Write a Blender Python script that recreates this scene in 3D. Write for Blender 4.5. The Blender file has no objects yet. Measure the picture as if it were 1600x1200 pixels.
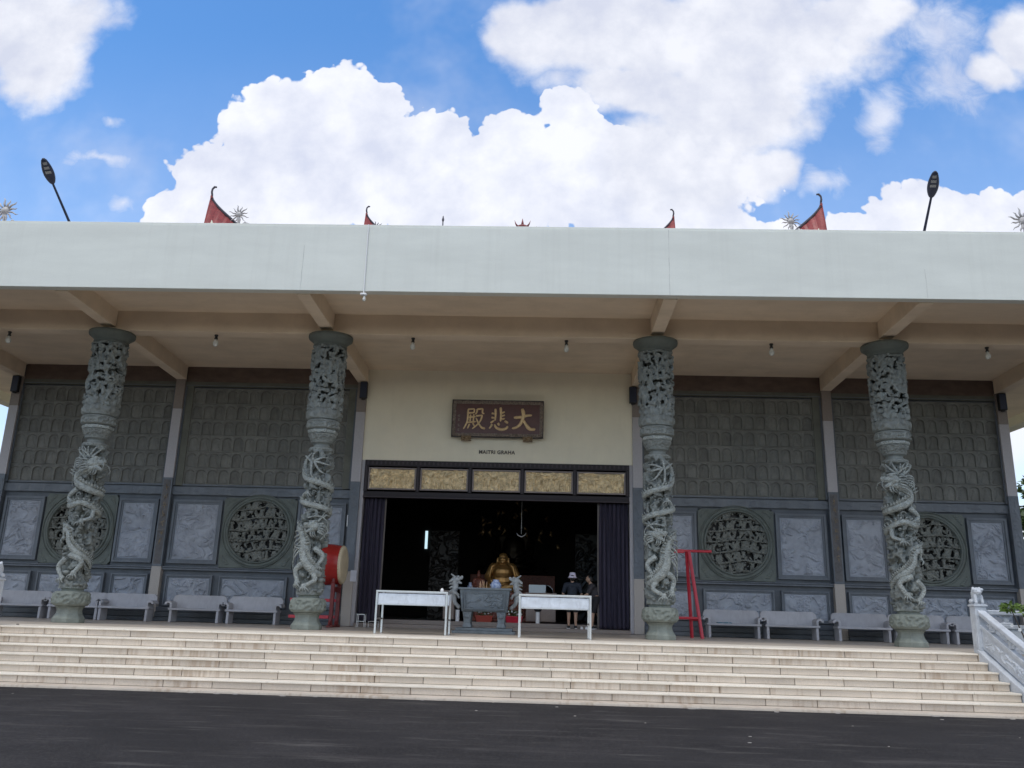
import bpy, bmesh, math, random
from mathutils import Vector, Matrix, noise as N
R = math.radians
PI = math.pi
random.seed(7)
S = bpy.context.scene
COL = S.collection

# ------------------------------------------------------------------ materials
def newmat(name):
    m = bpy.data.materials.new(name); m.use_nodes = True
    nt = m.node_tree; b = nt.nodes['Principled BSDF']
    return m, nt, b
def mat(name, col, rough=.7, metal=0, var=.25, scale=3., stretch=(1, 1, 1), bump=.0, bscale=60., col2=None, spec=None, emit=None, island=0, fine=.1):
    """stone / paint / metal whose own colour varies in patches"""
    m, nt, b = newmat(name); L = nt.links
    tc = nt.nodes.new('ShaderNodeTexCoord'); mp = nt.nodes.new('ShaderNodeMapping')
    mp.inputs['Scale'].default_value = stretch
    L.new(tc.outputs['Object'], mp.inputs['Vector'])
    n = nt.nodes.new('ShaderNodeTexNoise'); n.inputs['Scale'].default_value = scale; n.inputs['Detail'].default_value = 7; n.inputs['Roughness'].default_value = .62
    L.new(mp.outputs[0], n.inputs['Vector'])
    r = nt.nodes.new('ShaderNodeValToRGB')
    c2 = col2 if col2 else tuple(c * (1 - var) for c in col)
    r.color_ramp.elements[0].position = .32; r.color_ramp.elements[1].position = .68
    r.color_ramp.elements[0].color = (*c2, 1); r.color_ramp.elements[1].color = (*col, 1)
    L.new(n.outputs['Fac'], r.inputs['Fac'])
    out = r.outputs['Color']
    if fine:
        n2 = nt.nodes.new('ShaderNodeTexNoise'); n2.inputs['Scale'].default_value = bscale * 1.3; n2.inputs['Detail'].default_value = 3
        L.new(tc.outputs['Object'], n2.inputs['Vector'])
        h = nt.nodes.new('ShaderNodeHueSaturation')
        mr = nt.nodes.new('ShaderNodeMapRange'); mr.inputs['From Min'].default_value = .3; mr.inputs['From Max'].default_value = .7
        mr.inputs['To Min'].default_value = 1 - fine; mr.inputs['To Max'].default_value = 1 + fine
        L.new(n2.outputs['Fac'], mr.inputs['Value']); L.new(mr.outputs[0], h.inputs['Value']); L.new(out, h.inputs['Color'])
        out = h.outputs['Color']
    if island:
        g = nt.nodes.new('ShaderNodeNewGeometry'); h = nt.nodes.new('ShaderNodeHueSaturation')
        mr = nt.nodes.new('ShaderNodeMapRange'); mr.inputs['To Min'].default_value = 1 - island; mr.inputs['To Max'].default_value = 1 + island * .6
        L.new(g.outputs['Random Per Island'], mr.inputs['Value']); L.new(mr.outputs[0], h.inputs['Value']); L.new(out, h.inputs['Color'])
        out = h.outputs['Color']
    L.new(out, b.inputs['Base Color'])
    b.inputs['Roughness'].default_value = rough; b.inputs['Metallic'].default_value = metal
    if spec is not None: b.inputs['Specular IOR Level'].default_value = spec
    if emit: b.inputs['Emission Color'].default_value = (*emit[:3], 1); b.inputs['Emission Strength'].default_value = emit[3]
    if bump:
        n3 = nt.nodes.new('ShaderNodeTexNoise'); n3.inputs['Scale'].default_value = bscale; n3.inputs['Detail'].default_value = 5
        L.new(tc.outputs['Object'], n3.inputs['Vector'])
        bp = nt.nodes.new('ShaderNodeBump'); bp.inputs['Strength'].default_value = bump; bp.inputs['Distance'].default_value = .02
        L.new(n3.outputs['Fac'], bp.inputs['Height']); L.new(bp.outputs[0], b.inputs['Normal'])
    return m
M = dict(
 slate=mat('blue grey slate', (.135, .155, .18), .5, var=.3, scale=1.6, bump=.15),
 slate_d=mat('dark slate', (.10, .115, .135), .5, var=.35, scale=2, bump=.1),
 slate_l=mat('pale carved slate', (.37, .40, .455), .7, var=.34, scale=2.4, bump=.2, bscale=90),
 green=mat('green grey stone', (.135, .155, .14), .7, var=.3, scale=3, bump=.2),
 green_d=mat('dark green grey stone', (.14, .145, .12), .75, var=.3, scale=2.5, bump=.3),
 drag=mat('carved green stone', (.23, .25, .235), .62, var=.42, scale=5, bump=.35, bscale=45, fine=.15),
 drag_l=mat('paler green stone', (.37, .40, .38), .6, var=.38, scale=7, bump=.3, bscale=45, fine=.15),  # paler tone for dragons, manes and octagonal bands
 base=mat('mossy base stone', (.24, .265, .23), .75, var=.35, scale=4, bump=.3),
 marble=mat('brown marble', (.155, .11, .09), .3, var=.4, scale=2.5, stretch=(1, 1, 2)),
 granite=mat('beige granite', (.42, .38, .34), .5, var=.12, scale=30, bump=.05),
 granite_l=mat('pale grey granite', (.42, .40, .41), .5, var=.1, scale=25),
 granite_b=mat('brown grey granite', (.24, .20, .175), .5, var=.15, scale=25),
 cream=mat('cream wall paint', (.84, .785, .625), .8, var=.09, scale=.9, fine=.02),
 soffit=mat('beige soffit paint', (.80, .66, .50), .85, var=.16, scale=1.1, stretch=(.5, 1.6, 1), fine=.025),
 fascia=mat('white fascia paint', (.70, .72, .665), .7, var=.10, scale=.5, stretch=(1, 1, 4), fine=.02),
 crack=mat('hairline joint grime', (.56, .57, .54), .8),
 frame=mat('dark aubergine timber', (.016, .010, .014), .6, var=.3, scale=6),
 frame_l=mat('aubergine rail', (.040, .028, .035), .55, var=.2, scale=6),
 gold=mat('gilded carving', (.98, .78, .47), .4, metal=.0, var=.55, scale=7, bump=.2, bscale=30),
 goldp=mat('gold leaf lettering', (.80, .58, .32), .4, metal=.3, var=.25, scale=12),
 plaque=mat('red brown lacquer', (.105, .032, .026), .35, var=.3, scale=5),
 plaque_f=mat('grey carved frame', (.34, .27, .22), .6, var=.7, scale=22, bump=.4),
 letter=mat('dark grey letters', (.10, .085, .07), .6),
 granst=mat('bench granite', (.385, .385, .41), .6, var=.12, scale=5, bump=.06, bscale=120),
 red=mat('red drum lacquer', (.36, .022, .018), .25, var=.25, scale=4, fine=.03),
 redp=mat('red enamel paint', (.50, .018, .04), .3, var=.2, scale=5, fine=.03),
 red_d=mat('dark red timber', (.17, .018, .016), .4, var=.35, scale=6),
 skin=mat('drum hide', (.66, .55, .38), .6, var=.2, scale=4),
 brass=mat('brass studs', (.5, .38, .18), .4, metal=.8),
 white=mat('white enamel', (.75, .75, .75), .4, var=.06),
 steel=mat('brushed steel', (.62, .63, .64), .32, metal=.85, var=.1, scale=8),
 sheet=mat('stainless sheet', (.72, .76, .82), .42, metal=.35, var=.22, scale=2.2, stretch=(1, 1, 2.2), fine=.03),
 black=mat('black plastic', (.015, .015, .016), .45, var=.2),
 curtain=mat('dark violet curtain', (.040, .034, .058), .85, var=.2, scale=4, stretch=(6, 6, 1)),
 curtain_l=mat('curtain edging', (.15, .13, .12), .8),
 burner=mat('blue grey burner stone', (.165, .195, .215), .6, var=.35, scale=5, bump=.4, bscale=50),
 burner_l=mat('burner dragon stone', (.36, .38, .38), .6, var=.45, scale=9, bump=.4),
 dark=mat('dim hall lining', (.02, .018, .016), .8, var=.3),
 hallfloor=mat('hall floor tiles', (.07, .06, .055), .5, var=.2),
 roofred=mat('red glazed roof', (.34, .055, .05), .45, var=.4, scale=7, bump=.3, bscale=20),
 roofdark=mat('dark ridge cap', (.07, .06, .075), .5, var=.3),
 whitest=mat('white carved stone', (.55, .58, .62), .65, var=.25, scale=6, bump=.25, bscale=60),
 sun=mat('grey white ceramic', (.50, .48, .47), .6, var=.3, scale=10),
 sunred=mat('dark red ceramic', (.25, .06, .06), .5, var=.3),
 lamp=mat('navy lamp housing', (.012, .02, .05), .4, var=.2),
 led=mat('led plate', (.28, .28, .27), .3),
 leaf=mat('fresh green leaf', (.13, .22, .03), .6, var=.5, scale=4, island=.4),
 leaf_d=mat('tree leaf', (.075, .13, .03), .6, var=.5, scale=2, island=.5),
 bark=mat('tree bark', (.10, .075, .055), .9, var=.4, scale=8, bump=.5),
 petal=mat('white petal', (.7, .7, .68), .6),
 pot=mat('terracotta red pot', (.34, .05, .03), .5, var=.2),
 altar=mat('carved red altar', (.24, .07, .04), .5, var=.6, scale=14, bump=.5),
 cab=mat('beige cabinet', (.30, .235, .20), .6, var=.12, stretch=(6, 1, 1)),
 glass=mat('pale acrylic', (.42, .50, .56), .15, var=.1),
 skinp=mat('skin', (.42, .26, .18), .6, var=.1),
 cloth=mat('dark navy shirt', (.02, .028, .045), .8, var=.5, scale=14),
 cloth2=mat('dark grey shirt', (.04, .036, .042), .8, var=.3),
 shorts=mat('black shorts', (.012, .012, .015), .8),
 hat=mat('pale lilac hat', (.62, .58, .70), .8, var=.08),
 hair=mat('black hair', (.01, .009, .008), .5),
 budai=mat('gilded statue', (.42, .23, .075), .36, metal=.65, var=.35, scale=5),
 dimgold=mat('darkened gold', (.022, .015, .008), .4, metal=.7, var=.6, scale=6),  # gold darkened in its colour to suit the unlit hall
 porc=mat('blue and white porcelain', (.55, .6, .68), .2, var=.2, scale=18, col2=(.10, .17, .38)),
 incense=mat('incense stick', (.62, .38, .22), .7),
 bulb=mat('opal bulb', (.62, .62, .58), .25, var=.05),
 paper=mat('white paper', (.6, .62, .68), .7),
 bluecl=mat('teal cloth', (.05, .20, .26), .8, var=.4, scale=20),
 tile_t=mat('sunlit tread stone', (.80, .73, .62), .5, var=.14, scale=2.2, bump=.05, island=.06),  # paler than the risers, sunlight on the treads put into the colour
)
def add_scales(m):
    nt = m.node_tree; L = nt.links; b = nt.nodes['Principled BSDF']; old = b.inputs['Normal'].links[0].from_socket
    tc = nt.nodes.new('ShaderNodeTexCoord'); v = nt.nodes.new('ShaderNodeTexVoronoi'); v.inputs['Scale'].default_value = 24; L.new(tc.outputs['Object'], v.inputs['Vector'])
    bp = nt.nodes.new('ShaderNodeBump'); bp.inputs['Strength'].default_value = .9; bp.inputs['Distance'].default_value = .03; bp.invert = True
    L.new(v.outputs['Distance'], bp.inputs['Height']); L.new(old, bp.inputs['Normal']); L.new(bp.outputs[0], b.inputs['Normal'])
add_scales(M['drag_l'])
def riser_mat():
    m = mat('beige riser stone', (.60, .52, .43), .6, var=.16, scale=1.4, stretch=(1, 1, 1.5), bump=.08, island=.13)
    nt = m.node_tree; L = nt.links; b = nt.nodes['Principled BSDF']
    src = b.inputs['Base Color'].links[0].from_socket
    tc = nt.nodes.new('ShaderNodeTexCoord'); mp = nt.nodes.new('ShaderNodeMapping'); mp.inputs['Scale'].default_value = (9, 3, 1.1)
    n = nt.nodes.new('ShaderNodeTexNoise'); n.inputs['Scale'].default_value = 1.3; n.inputs['Detail'].default_value = 5
    n2 = nt.nodes.new('ShaderNodeTexNoise'); n2.inputs['Scale'].default_value = .55; n2.inputs['Detail'].default_value = 3
    L.new(tc.outputs['Object'], mp.inputs[0]); L.new(mp.outputs[0], n.inputs['Vector']); L.new(tc.outputs['Object'], n2.inputs['Vector'])
    ma = nt.nodes.new('ShaderNodeMath'); ma.operation = 'MULTIPLY'; L.new(n.outputs['Fac'], ma.inputs[0]); L.new(n2.outputs['Fac'], ma.inputs[1])
    r = nt.nodes.new('ShaderNodeMapRange'); r.inputs['From Min'].default_value = .27; r.inputs['From Max'].default_value = .40; r.inputs['To Max'].default_value = .55
    L.new(ma.outputs[0], r.inputs['Value'])
    mx = nt.nodes.new('ShaderNodeMix'); mx.data_type = 'RGBA'
    L.new(r.outputs[0], mx.inputs['Factor']); L.new(src, mx.inputs['A']); mx.inputs['B'].default_value = (.30, .205, .13, 1)
    L.new(mx.outputs['Result'], b.inputs['Base Color'])
    return m
M['riser'] = riser_mat()
def asphalt_mat():
    m, nt, b = newmat('worn asphalt'); L = nt.links
    tc = nt.nodes.new('ShaderNodeTexCoord')
    def noise(scale, detail, st=(1, 1, 1), rot=0):
        mp = nt.nodes.new('ShaderNodeMapping'); mp.inputs['Scale'].default_value = st; mp.inputs['Rotation'].default_value = (0, 0, rot)
        n = nt.nodes.new('ShaderNodeTexNoise'); n.inputs['Scale'].default_value = scale; n.inputs['Detail'].default_value = detail; n.inputs['Roughness'].default_value = .65
        L.new(tc.outputs['Object'], mp.inputs[0]); L.new(mp.outputs[0], n.inputs['Vector']); return n.outputs['Fac']
    def rng(v, a, c, d, e):
        r = nt.nodes.new('ShaderNodeMapRange'); r.inputs['From Min'].default_value = a; r.inputs['From Max'].default_value = c
        r.inputs['To Min'].default_value = d; r.inputs['To Max'].default_value = e; L.new(v, r.inputs['Value']); return r.outputs[0]
    def mix(f, a, bb):
        x = nt.nodes.new('ShaderNodeMix'); x.data_type = 'RGBA'; L.new(f, x.inputs['Factor'])
        for k, v in (('A', a), ('B', bb)):
            if isinstance(v, tuple): x.inputs[k].default_value = (*v, 1)
            else: L.new(v, x.inputs[k])
        return x.outputs['Result']
    c = mix(rng(noise(.8, 7), .35, .65, 0, 1), (.013, .012, .013), (.027, .025, .026))
    c = mix(rng(noise(22, 4), .50, .72, 0, .65), c, (.055, .050, .050))
    c = mix(rng(noise(75, 3), .55, .70, 0, .8), c, (.10, .092, .088))
    c = mix(rng(noise(1.6, 9, (.22, 2.2, 1), .12), .54, .70, 0, .55), c, (.070, .063, .061))
    c = mix(rng(noise(.35, 4), .45, .6, .0, .5), c, (.018, .017, .018))
    c = mix(rng(noise(2.0, 9, (.30, 1.7, 1), -.05), .56, .72, 0, .7), c, (.10, .092, .086))
    v = nt.nodes.new('ShaderNodeTexVoronoi'); v.inputs['Scale'].default_value = 1.1; L.new(tc.outputs['Object'], v.inputs['Vector'])
    c = mix(rng(v.outputs['Distance'], .008, .020, .6, 0), c, (.33, .30, .27))
    L.new(c, b.inputs['Base Color']); b.inputs['Roughness'].default_value = .9; b.inputs['Specular IOR Level'].default_value = .18
    bp = nt.nodes.new('ShaderNodeBump'); bp.inputs['Strength'].default_value = .5; bp.inputs['Distance'].default_value = .01
    L.new(noise(110, 4), bp.inputs['Height']); L.new(bp.outputs[0], b.inputs['Normal'])
    return m
M['asphalt'] = asphalt_mat()

def vary(m, kind, amt):
    nt = m.node_tree; L = nt.links; b = nt.nodes['Principled BSDF']; src = b.inputs['Base Color'].links[0].from_socket
    if kind == 'object': v = nt.nodes.new('ShaderNodeObjectInfo').outputs['Random']
    else:
        tc = nt.nodes.new('ShaderNodeTexCoord'); mu = nt.nodes.new('ShaderNodeVectorMath'); mu.operation = 'MULTIPLY'; mu.inputs[1].default_value = (14 / 4.92, 0, 6 / 3.02)
        fl_ = nt.nodes.new('ShaderNodeVectorMath'); fl_.operation = 'FLOOR'; w = nt.nodes.new('ShaderNodeTexWhiteNoise')
        L.new(tc.outputs['Object'], mu.inputs[0]); L.new(mu.outputs[0], fl_.inputs[0]); L.new(fl_.outputs[0], w.inputs['Vector']); v = w.outputs['Value']
    mr = nt.nodes.new('ShaderNodeMapRange'); mr.inputs['To Min'].default_value = 1 - amt; mr.inputs['To Max'].default_value = 1 + amt
    h = nt.nodes.new('ShaderNodeHueSaturation'); L.new(v, mr.inputs['Value']); L.new(mr.outputs[0], h.inputs['Value']); L.new(src, h.inputs['Color']); L.new(h.outputs[0], b.inputs['Base Color'])
vary(M['granst'], 'object', .10)
M['niche'] = mat('carved niche stone', (.175, .178, .163), .75, var=.3, scale=2.5, bump=.3); vary(M['niche'], 'cell', .16)
def streaks(m, amt, sx=2.4, sz=.10, lo=.5, hi=.75, col=(.42, .42, .38)):
    nt = m.node_tree; L = nt.links; b = nt.nodes['Principled BSDF']; src = b.inputs['Base Color'].links[0].from_socket
    tc = nt.nodes.new('ShaderNodeTexCoord'); mp = nt.nodes.new('ShaderNodeMapping'); mp.inputs['Scale'].default_value = (sx, sx, sz); n = nt.nodes.new('ShaderNodeTexNoise'); n.inputs['Scale'].default_value = 2.0; n.inputs['Detail'].default_value = 8; n.inputs['Roughness'].default_value = .7
    L.new(tc.outputs['Object'], mp.inputs[0]); L.new(mp.outputs[0], n.inputs['Vector']); r = nt.nodes.new('ShaderNodeMapRange'); r.inputs['From Min'].default_value = lo; r.inputs['From Max'].default_value = hi; r.inputs['To Max'].default_value = amt; L.new(n.outputs['Fac'], r.inputs['Value'])
    mx = nt.nodes.new('ShaderNodeMix'); mx.data_type = 'RGBA'; L.new(r.outputs[0], mx.inputs['Factor']); L.new(src, mx.inputs['A']); mx.inputs['B'].default_value = (*col, 1); L.new(mx.outputs['Result'], b.inputs['Base Color'])
streaks(M['fascia'], .15); streaks(M['slate'], .35, 2.0, .3, col=(.24, .26, .28)); streaks(M['sheet'], .5, 3, 1.2, .48, .62, (.45, .47, .5)); streaks(M['cream'], .12, 2, .3, col=(.55, .5, .38)); streaks(M['soffit'], .18, .6, .6, .5, .62, (.50, .40, .29)); streaks(M['granst'], .3, 5, 1, .5, .65, (.25, .25, .26))

# ------------------------------------------------------------------ helpers
def tag(o, label=None, cat=None, group=None, kind=None):
    if label: o['label'] = label
    if cat: o['category'] = cat
    if group: o['group'] = group
    if kind: o['kind'] = kind
    return o
def empty(name, loc=(0, 0, 0), rz=0, **k):
    o = bpy.data.objects.new(name, None); COL.objects.link(o); o.location = loc; o.rotation_euler = (0, 0, rz)
    o.empty_display_size = .2
    return tag(o, **k)
class MB:
    def __init__(s): s.v = []; s.f = []
    def add(s, vs, fs):
        n = len(s.v); s.v += [tuple(v) for v in vs]; s.f += [tuple(i + n for i in f) for f in fs]; return s
    def box(s, x0, x1, y0, y1, z0, z1):
        vs = [(x, y, z) for x in (x0, x1) for y in (y0, y1) for z in (z0, z1)]
        return s.add(vs, [(0, 1, 3, 2), (4, 6, 7, 5), (0, 4, 5, 1), (2, 3, 7, 6), (0, 2, 6, 4), (1, 5, 7, 3)])
    def lathe(s, prof, seg=32, c=(0, 0, 0), axis='z', rot=0, caps=True):
        vs = []; n = len(prof)
        for i in range(seg):
            a = 2 * PI * i / seg + rot
            for r, z in prof:
                p = (r * math.cos(a), r * math.sin(a), z)
                if axis == 'x': p = (p[2], p[0], p[1])
                if axis == 'y': p = (p[0], p[2], p[1])
                vs.append((p[0] + c[0], p[1] + c[1], p[2] + c[2]))
        fs = [(i * n + j, ((i + 1) % seg) * n + j, ((i + 1) % seg) * n + j + 1, i * n + j + 1) for i in range(seg) for j in range(n - 1)]
        if caps and prof[0][0] > 1e-6: fs.append(tuple(i * n for i in range(seg))[::-1])
        if caps and prof[-1][0] > 1e-6: fs.append(tuple(i * n + n - 1 for i in range(seg)))
        return s.add(vs, fs)
    def tube(s, pts, rad, seg=8, flat=1.0, up=None, cap=True):
        pts = [Vector(p) for p in pts]; n = len(pts)
        if not hasattr(rad, '__len__'): rad = [rad] * n
        vs = []; prev = None
        for i, p in enumerate(pts):
            t = (pts[min(i + 1, n - 1)] - pts[max(i - 1, 0)])
            t = t.normalized() if t.length > 1e-9 else Vector((0, 0, 1))
            if up is not None: a = Vector(up)
            elif prev is not None: a = prev
            else: a = Vector((0, 0, 1)) if abs(t.z) < .9 else Vector((0, 1, 0))
            a = (a - t * a.dot(t)); a = a.normalized() if a.length > 1e-6 else t.orthogonal().normalized()
            prev = a; b = t.cross(a)
            for k in range(seg):
                th = 2 * PI * k / seg
                vs.append(p + (a * math.cos(th) * flat + b * math.sin(th)) * rad[i])
        fs = [(i * seg + k, i * seg + (k + 1) % seg, (i + 1) * seg + (k + 1) % seg, (i + 1) * seg + k) for i in range(n - 1) for k in range(seg)]
        if cap: fs += [tuple(range(seg))[::-1], tuple((n - 1) * seg + k for k in range(seg))]
        return s.add(vs, fs)
    def prism(s, poly, d0, d1, plane='xz'):
        """polygon extruded between two depths"""
        def P(a, b, d): return {'xz': (a, d, b), 'yz': (d, a, b), 'xy': (a, b, d)}[plane]
        n = len(poly); vs = [P(a, b, d0) for a, b in poly] + [P(a, b, d1) for a, b in poly]
        fs = [tuple(range(n)), tuple(range(n, 2 * n))[::-1]] + [(i, i + n, (i + 1) % n + n, (i + 1) % n) for i in range(n)]
        return s.add(vs, fs)
    def grid(s, x0, x1, z0, z1, nx, nz, fn, keep=None):
        """carved face in the XZ plane looking towards -Y; fn gives how far it stands out"""
        idx = {}; vs = []
        P = [[None] * (nz + 1) for _ in range(nx + 1)]
        def vi(i, j):
            if (i, j) not in idx:
                x = x0 + (x1 - x0) * i / nx; z = z0 + (z1 - z0) * j / nz
                idx[(i, j)] = len(vs); vs.append((x, -fn(x, z), z))
            return idx[(i, j)]
        fs = []
        for i in range(nx):
            for j in range(nz):
                if keep and not keep(x0 + (x1 - x0) * (i + .5) / nx, z0 + (z1 - z0) * (j + .5) / nz): continue
                fs.append((vi(i, j), vi(i + 1, j), vi(i + 1, j + 1), vi(i, j + 1)))
        return s.add(vs, fs)
    def cap(s, p0, r0, p1, r1, seg=12):
        """closed tapering limb with round ends"""
        p0 = Vector(p0); p1 = Vector(p1); d = p1 - p0; L = d.length
        if L < 1e-6: d = Vector((0, 0, 1)); L = 1e-4
        d = d.normalized(); pts = []; rr = []
        for k in range(1, 6):
            a = PI / 2 * (1 - k / 5); pts.append(p0 - d * r0 * math.sin(a)); rr.append(max(r0 * math.cos(a), .0008))
        for k in range(1, 4): pts.append(p0 + d * L * k / 4); rr.append(r0 + (r1 - r0) * k / 4)
        for k in range(0, 5):
            a = PI / 2 * k / 5; pts.append(p1 + d * r1 * math.sin(a)); rr.append(max(r1 * math.cos(a), .0008))
        return s.tube(pts, rr, seg)
    def ball(s, c, r, seg=14):
        if not hasattr(r, '__len__'): r = (r, r, r)
        n = 8; vs = []; fs = []
        for j in range(n + 1):
            a = -PI / 2 + PI * j / n; cr = max(math.cos(a), .01)
            for k in range(seg):
                t = 2 * PI * k / seg; vs.append((c[0] + r[0] * cr * math.cos(t), c[1] + r[1] * cr * math.sin(t), c[2] + r[2] * math.sin(a)))
        for j in range(n):
            for k in range(seg): fs.append((j * seg + k, j * seg + (k + 1) % seg, (j + 1) * seg + (k + 1) % seg, (j + 1) * seg + k))
        fs += [tuple(range(seg))[::-1], tuple(n * seg + k for k in range(seg))]
        return s.add(vs, fs)
    def build(s, name, m, parent=None, smooth=False, bevel=0, solid=0, voxel=0, loc=None, seg=2, sub=0, nrm=True):
        me = bpy.data.meshes.new(name); me.from_pydata(s.v, [], s.f); me.validate(); me.update()
        if nrm:
            bm = bmesh.new(); bm.from_mesh(me); bmesh.ops.recalc_face_normals(bm, faces=bm.faces); bm.to_mesh(me); bm.free()
        me.materials.append(M[m] if isinstance(m, str) else m)
        o = bpy.data.objects.new(name, me); COL.objects.link(o)
        if parent: o.parent = parent
        if loc: o.location = loc
        if smooth or voxel:
            for p in me.polygons: p.use_smooth = True
        if solid:
            md = o.modifiers.new('thickness', 'SOLIDIFY'); md.thickness = solid; md.offset = -1
        if voxel:
            md = o.modifiers.new('one skin', 'REMESH'); md.mode = 'VOXEL'; md.voxel_size = voxel; md.use_smooth_shade = True
            md = o.modifiers.new('soften', 'SMOOTH'); md.iterations = 3; md.factor = .6
        if bevel:
            md = o.modifiers.new('edges', 'BEVEL'); md.width = bevel; md.segments = seg; md.limit_method = 'ANGLE'; md.angle_limit = R(40)
        if sub:
            md = o.modifiers.new('sub', 'SUBSURF'); md.levels = sub; md.render_levels = sub
        return o
def copy_tree(o, parent=None):
    c = o.copy(); COL.objects.link(c)
    if parent is not None: c.parent = parent
    for ch in [x for x in COL.objects if x.parent == o and x != c]: copy_tree(ch, c)
    return c
def fbm(x, y, z=0, o=4): return N.fractal(Vector((x, y, z)), 1.0, 2.0, o)
def nz(x, y, z=0): return N.noise(Vector((x, y, z)))
def sm(a, b, x):
    t = min(1, max(0, (x - a) / (b - a))); return t * t * (3 - 2 * t)
def lerp(a, b, t): return a + (b - a) * t

# ------------------------------------------------------------------ camera
cam_d = bpy.data.cameras.new('camera'); cam = bpy.data.objects.new('camera', cam_d); COL.objects.link(cam)
yw, pt, rl = R(-2.1653), R(14.9774), R(1.5889)
fw = Vector((math.sin(yw) * math.cos(pt), math.cos(yw) * math.cos(pt), math.sin(pt)))
rt = Vector((math.cos(yw), -math.sin(yw), 0)); up = rt.cross(fw)
rt2 = rt * math.cos(rl) + up * math.sin(rl); up2 = -rt * math.sin(rl) + up * math.cos(rl)
mw = Matrix((rt2, up2, -fw)).transposed().to_4x4(); mw.translation = Vector((1.3548, -20.8543, .5965))
cam.matrix_world = mw
cam_d.sensor_width = 36; cam_d.lens = 1315.73 / 1600 * 36; cam_d.clip_end = 3000; cam_d.clip_start = .05
S.camera = cam

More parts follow.
